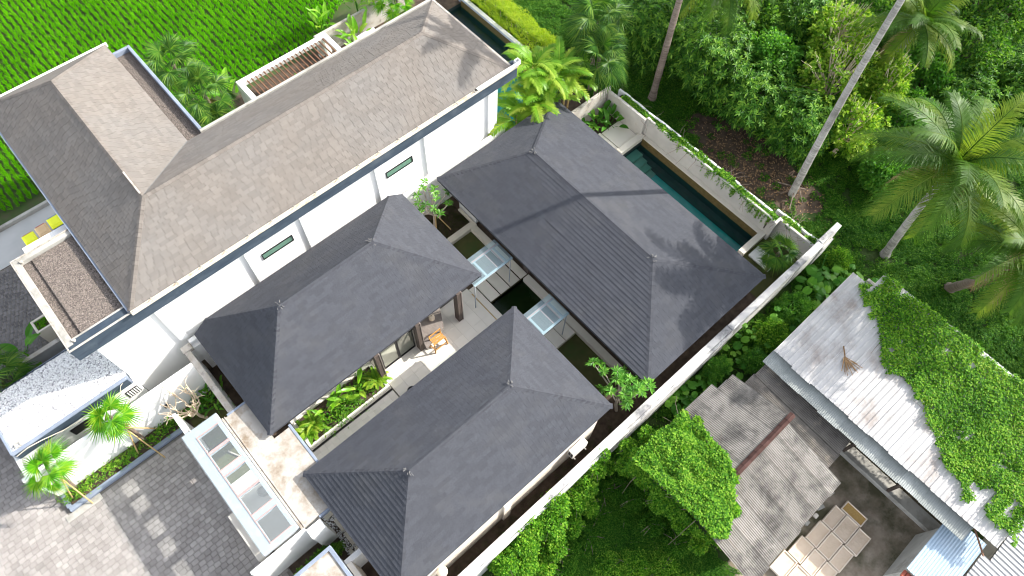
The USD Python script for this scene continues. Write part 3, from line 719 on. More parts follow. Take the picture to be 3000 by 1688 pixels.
sheet(rect(-3.95, -.7, 7.9, 11.75), .02, 'entrance_floor', 'pale_tile', kind='structure')
MB().box(-3.95, -2.5, 11.75, 12.1, 0, .06, .01).box(-2.75, -2.4, 12.1, 12.7, 0, .06, .01).build('entrance_step', 'pale_tile', kind='structure')
MB().bar((-3.2, 13.4, .05), (-2.9, 12.8, .05), .06, .06).build('garden_edging', 'coping_worn', kind='structure')
v = trimesh.creation.revolve(np.array([(0, 0), (.16, 0), (.22, .25), (.2, .42), (.17, .42), (.17, .36), (0, .36)]), sections=16)
MB().add(v.vertices + V(-3.0, 10.9, .02), v.faces).build('plant_pot', 'concrete', None, label='round grey pot standing under the glass of the entrance canopy', cat='pot')
t = thing('flat_roof', 'weathered white flat roof with blue grey parapet at the lower left edge', 'roof', (-4, 4.5, 0))
MB().box(-8, -2.1, 2.0, 6.55, 2.62, 2.80).build('slab', 'slab_weathered', t)
MB().box(-8, -1.98, 6.55, 6.69, 2.5, 2.86, .012).box(-2.12, -1.98, 2.0, 6.55, 2.5, 2.86, .012).build('parapet', 'coping_blue', t)
MB().box(-7.9, -2.1, 2.1, 6.5, 0, 2.61).build('wall', 'white_wall', t)
t = thing('low_wall', 'short pale grey wall between the small flat roof and the lowest dark roof', 'wall', (-1.6, 5.95, 0))
MB().box(-1.97, -.26, 5.84, 6.06, 0, 2.1, .015).build('wall', 'white_wall', t)
MB().box(-1.96, -1.75, 4.0, 5.835, 0, 2.3, .015).build('return_wall', 'cream_wall', t)
# narrow side court with slabs and pebbles
c = thing('side_court', None, None, (-1.5, 7.3, 0), kind='structure')
sheet(rect(-1.85, -.3, 6.07, 9.0), .03, 'pebble_bed', 'soil', c)
stones(-1.82, -1.0, 6.1, 8.6, .05, 700, .035, rng).build('pebbles', 'pebble_white', c, kind='stuff')
for xa, xb, ya, yb in ((-1.72, -1.1, 8.25, 8.75), (-1.5, -.9, 7.45, 8.05), (-1.5, -.9, 6.75, 7.35), (-1.75, -1.6, 6.3, 6.7), (-1.5, -.9, 6.1, 6.62)):
    MB().box(xa, xb, ya, yb, .03, .1, .01).build('slab', 'stone_slab', c)

# ---------------------------------------------------------------- courtyard
cf = thing('courtyard_floor', None, None, (5, 11, 0), kind='structure')
sheet(rect(-.6, 9.6, 9.0, 12.9), .02, 'floor_bed', 'paver_joint', cf)
for i in range(10):
    for j in range(6):
        x, y = 3.82 + i * .58, 9.2 + j * .58
        if y + .57 < 12.85:
            MB().box(x, min(x + .576, 9.6), y, y + .576, .02, .1 + rr.uniform(0, .001), .003).build('tile', 'pale_tile', cf)
for i in range(14):
    for j in range(6):
        x, y = -.58 + i * .31, 9.15 + j * .31
        if x + .3 < 3.8:
            MB().box(x, x + .306, y, y + .306, .02, .1 + rr.uniform(0, .001), .003).build('tile', 'pale_tile', cf)
MB().box(9.61, 9.94, 7.4, 12.55, -.01, .14, .01).build('kerb', 'pale_tile', kind='structure')
MB().box(9.56, 9.605, 7.4, 12.3, -.01, .115).build('kerb_joint', 'bamboo', kind='structure')
for q in ((10.62, 12.22, 15.16, 15.5), (11.95, 12.30, 12.55, 15.16), (12.22, 12.36, 15.16, 16.5), (12.03, 12.39, 4.45, 11.3), (9.95, 10.62, 15.16, 15.5)):
    MB().box(*q, -.2, .12, .008).build('kerb', 'kerb_stone', kind='structure')
sp = thing('stepping_path', None, None, (11, 12, 0), kind='structure')
for xa, xb in ((10.02, 10.61), (10.67, 11.25), (11.31, 11.89), (11.97, 12.38)):
    MB().box(xa, xb, 11.4, 12.5, -.12, .05, .01).build('slab', 'stone_slab', sp)
MB().box(9.96, 12.4, 11.38, 12.52, -.42, -.12).build('path_base', 'pot_black', sp)
MB().box(9.96, 11.94, 12.52, 13.0, -.2, .0).build('path_margin', 'soil', sp)
sp = thing('stepping_path', None, None, (11, 8, 0), kind='structure')
for xa, xb in ((10.08, 10.69), (10.73, 11.32), (11.36, 11.97)):
    MB().box(xa, xb, 7.55, 8.42, -.19, .05, .01).build('slab', 'stone_slab', sp)
for i, (ya, yb, lab) in enumerate(((11.55, 12.87, 'frosted glass walkway canopy with pink battens over the slabs nearer the frangipani'), (7.8, 9.1, 'frosted glass walkway canopy over the slabs nearer the boundary wall'))):
    t = thing('glass_canopy', lab, 'canopy', (10.7, ya, 2.4))
    m = MB().box(9.2, 11.5, ya + .02, ya + .12, 2.28, 2.36).box(9.2, 11.5, yb - .3, yb - .2, 2.28, 2.36)
    m.box(11.15, 11.22, ya + .12, yb - .3, 2.28, 2.36).box(9.95, 10.05, ya + .12, yb - .3, 2.28, 2.36)
    m.build('frame', 'frame_paint', t)
    for q in ((9.9, 11.45, yb - .27, yb - .225), (10.62, 10.66, ya + .12, yb - .3), (11.0, 11.04, ya + .12, yb - .3)):
        MB().box(*q, 2.361, 2.385).build('batten', 'salmon_batten', t)
    for xa, xb in ((9.2, 10.33), (10.335, 11.5)):
        MB().box(xa, xb, ya, yb, 2.39, 2.402).build('glass_panel', 'frosted_glass', t)
    for x in (9.25, 11.4):
        MB().tube([(x, ya + .07, 2.28), (x, ya + .07, .1)], .03, 6).build('post', 'frame_paint', t)
# planted bed along the first pavilion
pb = thing('planter_bed', 'long pale raised planter bed full of garden plants beside the courtyard path', 'planter', (1.6, 11.7, 0))
MB().ring(-.5, 3.75, 11.0, 12.6, .02, .46, .16, .012).build('kerb', 'pale_tile', pb)
MB().box(-.34, 3.6, 11.16, 12.44, .02, .36).build('soil', 'soil', pb)
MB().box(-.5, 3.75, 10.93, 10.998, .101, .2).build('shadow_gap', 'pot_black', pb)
for i, x in enumerate((.66, 2.94)):
    t = thing('wall_lamp', ['terracotta wall lamp behind the planter bed end nearer the entrance', 'terracotta wall lamp behind the planter bed end nearer the glass doors'][i], 'lamp', (x, 12.8, .9))
    v = trimesh.creation.icosphere(2, 1.0)
    MB().add(v.vertices * V(.2, .09, .26) + V(x, 12.8, .9), v.faces).build('shade', 'terracotta', t, smooth=True)
    v = trimesh.creation.cylinder(.09, .03, 12)
    v.apply_transform(trimesh.transformations.rotation_matrix(math.pi / 2, [1, 0, 0]))
    MB().add(v.vertices + V(x, 12.88, .9), v.faces).build('wall_plate', 'dark_wood', t)
# counter, lantern, stool
t = thing('counter', 'grey brown wooden counter under the eave beside the folding stool', 'table', (6.8, 12, 0))
v = [(6.45, 12.85), (8.0, 12.85), (7.28, 11.55), (6.02, 11.22)]
MB().prism([(x, y) for x, y in v], .72, .80).build('top', 'grey_wood', t)
MB().prism([(6.12, 11.5), (6.24, 11.5), (6.5, 12.7), (6.38, 12.7)], .1, .719).build('side', 'dark_wood', t)
MB().prism([(7.0, 11.75), (7.12, 11.75), (7.7, 12.7), (7.58, 12.7)], .1, .719).build('side', 'dark_wood', t)
t = thing('lantern', 'pale woven lantern standing on the grey brown counter', 'lantern', (7.12, 12.22, .8))
v = trimesh.creation.revolve(np.array([(0, 0), (.10, 0), (.145, .1), (.14, .26), (.09, .34), (0, .36)]), sections=14)
MB().add(v.vertices + V(7.12, 12.22, .801), v.faces).build('shade', 'lantern_white', t, smooth=40)
MB().tube([(7.12, 12.22, 1.16), (7.12, 12.22, 1.2), (7.15, 12.22, 1.23)], .012, 5).build('hook', 'dark_wood', t)
t = thing('stool', 'light wooden bar stool with low back drawn up to the counter', 'stool', (6.7, 11.35, .1))
for sx_, sy_ in ((-1, -1), (1, -1), (1, 1), (-1, 1)):
    MB().bar((6.7 + sx_ * .36, 11.25 + sy_ * .2, .1), (6.7 + sx_ * .3, 11.3 + sy_ * .17, .78), .06, .06).build('leg', 'chair_wood', t)
for k in range(3):
    MB().box(6.38, 7.02, 11.13 + k * .125, 11.23 + k * .125, .781, .815, .006).build('seat_slat', 'chair_wood', t)
for k in (-1, 1):
    MB().bar((6.7 + k * .34, 11.08, .35), (6.7 + k * .34, 11.44, .35), .04, .04).build('stretcher', 'chair_wood', t)
MB().bar((6.37, 11.08, .3), (7.03, 11.08, .3), .04, .04).build('stretcher', 'chair_wood', t)
for k in (-1, 1):
    MB().bar((6.7 + k * .3, 11.46, .78), (6.7 + k * .31, 11.5, 1.12), .05, .05).build('back_post', 'chair_wood', t)
MB().bar((6.38, 11.5, 1.08), (7.02, 11.5, 1.08), .03, .09).build('back_rail', 'chair_wood', t)
v = trimesh.creation.revolve(np.array([(0, 0), (.14, 0), (.21, .16), (.2, .34), (.16, .34), (.15, .28), (0, .28)]), sections=16)
MB().add(v.vertices + V(4.35, 10.25, .1), v.faces).build('black_pot', 'pot_black', None, label='round black pot on the courtyard path, half under the lowest dark roof', cat='pot', smooth=40)

# ---------------------------------------------------------------- boundary wall at the right
t = thing('boundary_wall', 'long weathered white boundary wall between the villas and the overgrown yard', 'wall', (12, 2.7, 0))
MB().box(-1.5, 16.5, 2.52, 2.82, -.1, 2.16, .02).box(-1.5, 16.5, 2.40, 2.52, -.1, 2.02, .03).build('wall', 'old_wall', t)
MB().box(16.5, 20.9, 2.48, 2.80, -.1, 2.22, .03).box(21.5, 23.2, 2.48, 2.80, -.1, 2.22, .03).box(20.9, 21.5, 2.52, 2.8, -.1, 2.1, .03).build('wall', 'old_wall', t)
MB().box(23.2, 24.75, 2.56, 2.84, -.1, 2.26, .03).box(23.4, 24.3, 2.42, 2.56, -.1, 1.7, .03).build('end_wall', 'old_wall', t)
t = thing('boundary_wall', 'beige inner face wall with planted trough beside the long pool', 'wall', (23.1, 9.3, 0))
MB().box(23.09, 23.21, 4.98, 13.62, -.1, 1.46, .015).box(22.84, 23.0, 13.62, 15.6, -.1, 1.52, .015).box(23.32, 23.46, 2.84, 5.0, -.1, 1.50, .015).box(22.98, 23.46, 4.84, 4.98, -.1, 1.52, .01).build('inner_wall', 'planter_wall', t)
MB().box(23.05, 23.22, 13.5, 13.66, -.1, 1.5, .015).build('corner_post', 'planter_wall', t)
MB().box(23.075, 23.089, 5.25, 5.32, .5, 1.15).build('slot', 'dark_wood', t)
MB().box(23.215, 23.42, 5.0, 15.8, -.1, 1.25).box(23.47, 23.72, 2.85, 5.0, -.1, 1.25).build('trough_soil', 'soil', t)
yy = 2.9
while yy < 15.8:
    L_ = rr.uniform(.28, .5)
    x = 23.43 if yy > 5 else 23.74
    MB().box(x, x + .13, yy, yy + L_ - .02, -.1, 1.46 + rr.uniform(-.04, .05), .02).build('outer_block', 'white_block', t)
    yy += L_ + (rr.uniform(.02, .1) if rr.random() < .2 else 0)
t = thing('garden_wall', 'grey white garden wall between the two villas, half hidden by broad leaves', 'wall', (21.5, 16.4, 0))
MB().box(16.3, 23.0, 16.30, 16.48, -.1, 1.75, .02).build('wall', 'coping_worn', t)
MB().box(22.84, 23.0, 15.6, 16.3, -.1, 1.5, .02).build('return_wall', 'planter_wall', t)
# terrace ends of the pool
MB().box(21.15, 23.0, 13.43, 13.80, -.1, .30, .01).build('pool_edge', 'kerb_stone', kind='structure')
MB().box(21.25, 23.35, 5.0, 5.33, -.1, .30, .01).build('pool_edge', 'kerb_stone', kind='structure')
MB().box(22.85, 23.088, 5.34, 13.42, -.05, .24, .008).build('pool_coping', 'kerb_stone', kind='structure')
t = thing('bench', 'pale stone bench slab at the head of the long pool', 'bench', (22.2, 14.5, 0))
MB().box(21.45, 22.82, 13.86, 15.2, -.01, .12, .01).build('seat', 'pale_tile', t)
MB().box(21.2, 21.4, 13.86, 15.3, -.01, .10, .01).build('step', 'pale_tile', t)
MB().box(21.55, 22.35, 3.6, 4.85, -.01, .1, .01).build('garden_slab', 'white_block', kind='structure')
sheet(rect(20.0, 23.3, 2.85, 5.0), -.006, 'garden_soil', 'moss', kind='structure')


def basin(name, x0, x1, y0, y1, d):
    p = thing(name, None, None, ((x0 + x1) / 2, (y0 + y1) / 2, -d), kind='structure')
    MB().box(x0, x1, y0, y1, -d - .1, -d).build('floor', 'pool_tile', p)
    MB().box(x0 - .15, x0, y0 - .15, y1 + .15, -d, -.013).build('side', 'pool_dark', p)
    MB().box(x0, x1, y0 - .15, y0, -d, -.013).box(x0, x1, y1, y1 + .15, -d, -.013).build('end', 'pool_dark', p)
    MB().box(x1 - .01, x1 + .03, y0, y1, -.34, .18 if name == 'pool_basin' else -.013).build('gold_band', 'pool_gold', p)
    MB().box(x1, x1 + .04, y0, y1, -d, -.341).build('side', 'pool_dark', p)
    return p


p = basin('pool_basin', 20.2, 22.84, 5.34, 13.42, 1.1)
for k in range(4):
    MB().box(20.2, 22.49, 12.9 - k * .38, 13.42 - k * .38 if k else 13.42, -1.1, -.42 - k * .2).build('step', 'pool_step', p)
MB().box(22.5, 22.82, 5.36, 13.4, -1.1, -.72).build('ledge', 'pool_dark', p)
sheet(P2, -.30, 'pool_water', 'water_clear', kind='structure')
p = basin('pool_basin', 17.0, 22.2, 18.6, 28.2, 1.2)
MB().box(21.55, 22.18, 18.62, 28.18, -1.2, -.8).build('ledge', 'pool_dark', p)
sheet(P1, -.25, 'pool_water', 'water_clear', kind='structure')
MB().box(22.2, 22.32, 18.5, 28.4, -.01, .2, .01).build('pool_coping', 'coping_blue', kind='structure')
MB().box(22.32, 22.62, 18.5, 28.4, -.01, .14, .01).build('pool_coping', 'white_block', kind='structure')
t = thing('pool_ornament', 'orange brown stone ornament at the lower corner of the long pool', 'ornament', (21.1, 6.0, 0))
v = trimesh.creation.icosphere(2, 1)
vv = v.vertices * V(.22, .14, .2)
vv = vv + .05 * (meshkit.fbm(v.vertices * 2.2, 3, 4)[:, None] - .5) * v.vertices
MB().add(vv + V(20.95, 5.9, .05), v.faces).build('body', 'terracotta', t, smooth=True)
MB().box(20.75, 21.15, 5.75, 6.05, -.5, -.08).build('plinth', 'pool_gold', t)

# ---------------------------------------------------------------- pergola behind the long house
t = thing('pergola', 'white framed pergola with brown slats beside the rice field', 'pergola', (10.2, 27.3, 0))
m = MB().box(7.45, 12.95, 28.1, 28.36, 2.7, 3.0, .012).box(7.45, 7.72, 25.5, 28.1, 2.7, 3.0, .012).box(12.68, 12.95, 25.5, 28.1, 2.7, 3.0, .012).box(7.72, 12.68, 25.5, 25.75, 2.7, 3.0, .012)
m.build('frame', 'white_wall', t)
for x, y in ((7.45, 28.1), (12.69, 28.1)):
    MB().box(x, x + .26, y, y + .26, 0, 2.699).build('post', 'white_wall', t)
MB().box(7.47, 7.70, 25.5, 28.1, 0, 2.69).build('side_wall', 'white_wall', t)
for k in range(20):
    x = 7.95 + k * .244
    MB().box(x, x + .05, 25.75, 28.1, 2.88, 2.97).build('slat', 'slat_wood', t)
sheet(rect(7.8, 12.6, 25.8, 28.05), .02, 'pergola_floor', 'pale_tile', kind='structure')
t = thing('garden_wall', 'white garden wall at the rice field edge behind the heliconia plants', 'wall', (16.5, 30.0, 0))
MB().box(13.0, 19.5, 29.9, 30.08, -.1, 1.5, .02).build('wall', 'coping_worn', t)
t = thing('low_wall', 'white stub wall among banana plants behind the long beige roof', 'wall', (15.6, 28.6, 0))
MB().box(14.6, 16.0, 28.35, 28.5, -.1, 1.5, .02).build('wall', 'white_wall', t)

# ---------------------------------------------------------------- air conditioner and lamp on the wall
t = thing('air_conditioner', 'cream outdoor air conditioner unit fixed to the cream wall under the lowest dark roof', 'air conditioner', (7.68, 3.4, 1.9))
MB().box(7.28, 8.10, 3.17, 3.46, 1.6, 2.2, .02).build('case', 'ac_case', t)
for i in range(3):
    for j in range(2):
        MB().box(7.268, 7.279, 3.2 + j * .12, 3.3 + j * .12, 1.72 + i * .14, 1.83 + i * .14).build('grille_bar', 'pot_black', t)
for x in (7.36, 7.98):
    MB().box(x, x + .04, 3.08, 3.5, 1.53, 1.595).build('bracket', 'ac_case', t)
t = thing('globe_lamp', 'white round globe lamp on the cream wall at the bottom edge', 'lamp', (.55, 3.3, 2.2))
v = trimesh.creation.icosphere(3, .21)
MB().add(v.vertices * V(1, 1, .8) + V(.55, 3.3, 2.2), v.faces).build('globe', 'lantern_white', t, smooth=True)
MB().tube([(.55, 3.3, 1.2), (.55, 3.3, 2.05)], .05, 8).build('post', 'pot_black', t)

MB().tube([(24.0, 2.2, .9), (23.0, 1.75, .55), (22.4, 1.6, .2)], .025, 6).build('green_pipe', 'lf_broad', None, label='thin green pipe propped among taro leaves outside the boundary wall end', cat='pipe')
t = thing('wall_lamp', 'small black lamp on the garden wall beside the bare frangipani', 'lamp', (-4.0, 16.2, 1.3))
MB().box(-4.08, -3.9, 16.18, 16.298, 1.2, 1.36, .01).build('body', 'pot_black', t)
m = MB()
for x in (7.45, 7.55):
    m.tube([(x, 3.46, 1.8), (x, 3.49, 1.4), (x, 3.49, .1)], .02, 5)
m.build('pipe', 'ac_case', None, label='pair of pale pipes running down from the air conditioner on the cream wall', cat='pipe')
# ---------------------------------------------------------------- sheds
def corrugated(mb, x0, x1, y0, y1, zf, along, pitch, amp, trap=False, t=.008):
    """sheet whose ribs run along 'x' or 'y'; zf(x, y) is its plane"""
    a0, a1 = (y0, y1) if along == 'x' else (x0, x1)
    b0, b1 = (x0, x1) if along == 'x' else (y0, y1)
    n = max(2, int(round((a1 - a0) / pitch)) * (8 if trap else 4))
    s = np.linspace(a0, a1, n + 1)
    ph = ((s - a0) / pitch) % 1.0
    hgt = np.where(ph < .12, ph / .12, np.where(ph < .26, 1.0, np.where(ph < .38, (.38 - ph) / .12, 0.0))) if trap else .5 + .5 * np.cos(2 * np.pi * ph)
    hgt = hgt * amp
    nb = 5
    bs = np.linspace(b0, b1, nb)
    pts = []
    for bb in bs:
        for ss, hh in zip(s, hgt):
            x, y = (bb, ss) if along == 'x' else (ss, bb)
            pts.append((x, y, zf(x, y) + hh))
    top = np.array(pts)
    bot = top - V(0, 0, t)
    m1 = n + 1
    f = []
    for i in range(nb - 1):
        for j in range(n):
            a = i * m1 + j
            f.append((a, a + 1, a + m1 + 1, a + m1) if along == 'y' and False else (a, a + m1, a + m1 + 1, a + 1))
    f = np.array(f)
    v = np.vstack([top, bot])
    mm = trimesh.Trimesh(top, np.vstack([f[:, [0, 1, 2]], f[:, [0, 2, 3]]]), process=False)
    if mm.face_normals[:, 2].mean() < 0:
        f = f[:, ::-1]
    k = len(top)
    edge = []
    for ring in ([i for i in range(m1)], [(nb - 1) * m1 + i for i in range(m1)]):
        edge += [(a, b_, b_ + k, a + k) for a, b_ in zip(ring[:-1], ring[1:])]
    mb.add(v, np.vstack([f, f[:, ::-1] + k, np.array(edge)]))


t = thing('tin_shed', 'shed with long pale corrugated metal roof half covered by creeper', 'shed', (19.5, -4.7, 0))
zt = lambda x, y: 3.0 + (x - 16.55) * .16 - .012 * math.sin((y + 3) * 1.3)
for k in range(11):
    ya = -10.0 + k * .965
    m = MB()
    corrugated(m, 16.58 + rr.uniform(-.05, .05), 22.6 - (.9 if k == 10 else 0), ya, ya + .985, lambda x, y, d=rr.uniform(0, .012): zt(x, y) + d, 'x', .241, .03, True)
    m.build('roof_sheet', 'tin_sheet', t)
for k in range(10):
    ya = -9.05 + k * .97
    m = MB()
    corrugated(m, 15.98 + rr.uniform(-.03, .03), 16.72, ya, ya + .98, lambda x, y, d=rr.uniform(0, .01): 2.72 + (x - 16) * .16 + d, 'x', .081, .02)
    m.build('eave_sheet', 'fibre_sheet', t)
m = MB().box(17.4, 22.3, -9.5, -9.35, 0, 2.9).box(17.4, 22.3, .0, .15, 0, 2.9).box(22.2, 22.35, -9.35, 0, 0, 3.4)
m.build('wall', 'concrete', t)
for y in (-8.9, -6.6, -4.3, -2, .2):
    MB().box(16.75, 16.87, y - .06, y + .06, 0, 2.9).build('post', 'dark_wood', t)
MB().bar((16.8, -9.3, 2.88), (16.8, .4, 2.88), .1, .12).build('beam', 'dark_wood', t)
MB().bar((16.1, -9.9, 2.75), (16.9, -9.1, 2.6), .05, .05).build('loose_pole', 'slat_wood', t)
t = thing('grey_shed', 'gabled shed with weathered grey corrugated sheets and red brown ridge', 'shed', (11.6, -1.7, 0))
for k in range(6):
    xa = 8.75 + k * .97
    m = MB()
    corrugated(m, xa, xa + 1.0, -1.62, 1.46 + rr.uniform(-.04, .05) - (.35 if k == 5 else 0), lambda x, y, d=rr.uniform(0, .012): 3.36 - (y + 1.62) * .25 + d, 'y', .083, .024)
    m.build('roof_sheet', 'asbestos', t)
    m = MB()
    corrugated(m, xa, xa + 1.0 - (.25 if k == 5 else 0), -4.72 + rr.uniform(-.06, .06), -1.62, lambda x, y, d=rr.uniform(0, .012): 3.36 + (y + 1.62) * .25 + d, 'y', .083, .024)
    m.build('roof_sheet', 'asbestos', t)
for k in range(15):
    xa = 8.9 + k * .39
    m = MB()
    for dz, s in ((.075, 1), ):
        m.solid([(xa, -1.62 + .13, 3.40), (xa, -1.62, 3.48), (xa + .4, -1.62, 3.465), (xa + .4, -1.62 + .13, 3.385)], [(xa, -1.62 + .13, 3.38), (xa, -1.62, 3.45), (xa + .4, -1.62, 3.44), (xa + .4, -1.62 + .13, 3.37)])
        m.solid([(xa, -1.62, 3.48), (xa, -1.75, 3.40), (xa + .4, -1.75, 3.385), (xa + .4, -1.62, 3.465)], [(xa, -1.62, 3.45), (xa, -1.75, 3.38), (xa + .4, -1.75, 3.37), (xa + .4, -1.62, 3.44)])
    m.build('ridge_tile', 'ridge_tile', t)
MB().box(10.4, 14.3, -4.3, -4.15, 0, 2.58).box(10.4, 14.3, 1.0, 1.15, 0, 2.55).box(14.2, 14.35, -4.15, 1.0, 0, 2.6).box(10.4, 10.55, -4.15, 1.0, 0, 2.6).build('wall', 'concrete', t)
t = thing('lean_to', 'low lean-to with dark corrugated sheets between the grey shed and the pale metal roof', 'shed', (15.4, -1.8, 0))
for k in range(2):
    xa = 14.5 + k * .95
    m = MB()
    corrugated(m, xa, xa + .98, -4.05 + k * .05, .55 - k * .05, lambda x, y, d=rr.uniform(0, .012): 2.35 + .05 * y + d, 'y', .083, .024)
    m.build('roof_sheet', 'asbestos_dark', t)
MB().box(14.6, 16.3, -3.9, -3.78, 0, 2.1).box(14.6, 16.3, .3, .42, 0, 2.3).build('wall', 'concrete', t)
t = thing('blue_roof', 'small blue corrugated metal roof below the end of the pale metal roof', 'roof', (15.6, -9.2, 0))
for k in range(2):
    ya = -9.95 + k * .78
    m = MB()
    corrugated(m, 13.85, 16.9 - .5 * k, ya, ya + .8, lambda x, y, d=.006 * k: 2.1 + d + (x - 14) * .03, 'x', .11, .025)
    m.build('roof_sheet', 'blue_sheet', t)
MB().box(13.9, 16.3, -9.8, -8.5, 0, 2.0).build('wall', 'concrete', t)
m = MB()
for k in range(12):
    m.box(13.55, 13.84, -9.95 + k * .13, -9.84 + k * .13, 1.85, 1.95, .01)
m.build('eave_tiles', 'red_tile', t)
t = thing('grey_ribbed_roof', 'dark ribbed grey metal roof in the lower right corner', 'roof', (17.5, -11.5, 0))
for k in range(5):
    xa = 14.6 + k * 1.0
    m = MB()
    corrugated(m, xa, xa + 1.01, -13.6, -10.1 - (0 if xa < 16.5 else .35), lambda x, y, d=rr.uniform(0, .01): 1.95 + (y + 10) * .06 + d, 'y', .2, .04, True)
    m.build('roof_sheet', 'grey_sheet', t)
MB().box(14.8, 19.5, -13.4, -10.5, 0, 1.7).build('wall', 'concrete', t)
sheet(rect(8.7, 17.6, -14, -3.9), .0, 'yard', 'yard_floor', kind='structure')
MB().box(16.7, 17.3, -9.0, -4.0, 0, .28, .02).build('yard_plinth', 'concrete', kind='structure')
# drying trays
trs = [(14.72, 15.22, -6.74, -5.72, 'tray_grain', 'drying tray with golden grain, apart from the pale trays'),
       (13.70, 14.68, -6.01, -5.48, 'tray_flour', 'pale drying tray nearest the grain tray, beside the shed eave'),
       (13.68, 14.70, -6.68, -6.04, 'tray_flour', 'pale drying tray below the grain tray in the middle row'),
       (13.62, 14.66, -7.30, -6.71, 'tray_flour', 'pale drying tray at the outer right corner of the tray block'),
       (12.64, 13.66, -5.98, -5.42, 'tray_flour', 'pale drying tray second along the row beside the shed eave'),
       (12.62, 13.64, -6.62, -6.01, 'tray_flour', 'pale drying tray in the centre of the tray block'),
       (12.58, 13.58, -7.2, -6.65, 'tray_flour', 'pale drying tray second along the outer row over the yard floor'),
       (11.64, 12.60, -5.92, -5.28, 'tray_flour', 'sunlit pale drying tray third along the row beside the shed eave'),
       (11.60, 12.58, -6.55, -5.95, 'tray_flour', 'sunlit pale drying tray third along the middle row'),
       (11.56, 12.54, -7.15, -6.58, 'tray_flour', 'sunlit pale drying tray third along the outer row at the bottom edge'),
       (10.62, 11.60, -5.82, -5.14, 'tray_flour', 'pale drying tray at the far left end of the row beside the shed eave'),
       (10.58, 11.56, -6.45, -5.85, 'tray_flour', 'pale drying tray cut off by the bottom edge of the picture')]
for xa, xb, ya, yb, fm, lab in trs:
    t = thing('drying_tray', lab, 'tray', ((xa + xb) / 2, (ya + yb) / 2, 0), group='drying trays laid out in the yard')
    MB().ring(xa, xb, ya, yb, .05, .21, .05, .015).box(xa + .05, xb - .05, ya + .05, yb - .05, .05, .08).build('tray', 'tray_plastic', t)
    n = 9
    gx, gy = np.meshgrid(np.linspace(xa + .05, xb - .05, n), np.linspace(ya + .05, yb - .05, n), indexing='ij')
    gz = .165 + .03 * (meshkit.fbm(np.stack([gx * 4, gy * 4, gx * 0 + xa], -1), 3, 3) - .5)
    f = [(i * n + j, (i + 1) * n + j, (i + 1) * n + j + 1, i * n + j + 1) for i in range(n - 1) for j in range(n - 1)]
    MB().add(np.stack([gx, gy, gz], -1).reshape(-1, 3), f).build('drying_meal', fm, t, smooth=True)
for k, (x, y) in enumerate(((14.95, -5.05), (14.5, -4.95), (14.15, -5.12), (13.7, -5.2), (13.2, -5.1), (12.6, -5.05), (12.1, -5.0), (11.4, -4.95), (10.9, -4.98), (14.25, -4.9), (15.05, -4.5), (14.8, -4.7))):
    v = trimesh.creation.box((rr.uniform(.16, .34), rr.uniform(.14, .22), .16))
    v.apply_transform(trimesh.transformations.rotation_matrix(rr.uniform(-.5, .5), [0, 0, 1]))
    v = trimesh.Trimesh(*trimesh.remesh.subdivide(v.vertices, v.faces), process=False)
    vv = v.vertices + (meshkit.noise(v.vertices * 9 + k, k)[:, None] - .5) * .04
    MB().add(vv + V(x, y, .08), v.faces).build('stone_block', 'concrete' if k % 3 else 'cream_wall', None, label='loose stone block lying at the foot of the grey shed eave', cat='stone', group='stone blocks along the grey shed eave')
t = thing('dead_palm_frond', 'dry brown palm frond lying on the pale corrugated metal roof', 'frond', (18.2, -1.8, 3.3))
m = MB()
for k in range(26):
    a = rr.uniform(3.6, 5.0)
    L_ = rr.uniform(.35, .8)
    p0 = V(18.4, -1.55, zt(18.4, -1.5) + .09)
    e = p0 + V(math.cos(a) * L_, math.sin(a) * L_, 0)
    e[2] = zt(*e[:2]) + .05 + rr.uniform(0, .05)
    m.bar(p0 + V(rr.uniform(-.04, .04), rr.uniform(-.04, .04), 0), e, .025, .006)
m.build('leaflets', 'dead_frond', t)
MB().bar((18.4, -1.55, zt(18.4, -1.5) + .1), (18.75, -1.2, zt(18.75, -1.2) + .08), .05, .03).build('stalk', 'dead_frond', t)

# ================================================================ vegetation
R3 = np.random.default_rng(21)


def frame_of(d, up=V(0, 0, 1)):
    """side and normal vectors for directions d (n,3)"""
    d = unit(d)
    side = np.cross(d, up)
    bad = np.linalg.norm(side, axis=-1) < 1e-3
    side[bad] = V(1, 0, 0)
    side = unit(side)
    return d, side, np.cross(side, d)


def leaves(mb, p, d, L, W, droop=0.15, fold=0.25, roll=None, r=R3):
    """n folded pointed leaves from points p along directions d"""
    p, d = np.asarray(p, float), np.asarray(d, float)
    n = len(p)
    L, W = np.broadcast_to(L, (n,))[:, None], np.broadcast_to(W, (n,))[:, None]
    d, s, u = frame_of(d)
    if roll is not None:
        a = np.broadcast_to(roll, (n,))[:, None]
        s, u = s * np.cos(a) + u * np.sin(a), u * np.cos(a) - s * np.sin(a)
    mid = p + d * L * .5 - u * (L * droop * .25)
    tip = p + d * L - V(0, 0, 1) * (L * droop)
    a, b = mid + s * W * .5 + u * W * fold, mid - s * W * .5 + u * W * fold
    v = np.stack([p, a, tip, b], 1).reshape(-1, 3)
    k = 4 * np.arange(n)[:, None]
    mb.add(v, np.vstack([k + V(0, 1, 2).astype(int), k + V(0, 2, 3).astype(int)]), np.repeat(r.random(n), 4))
    return mb


def sphere_dirs(n, r=R3, zmin=-1.0):
    z = r.uniform(zmin, 1, n)
    a = r.uniform(0, 2 * np.pi, n)
    q = np.sqrt(np.maximum(0, 1 - z * z))
    return np.stack([q * np.cos(a), q * np.sin(a), z], 1)


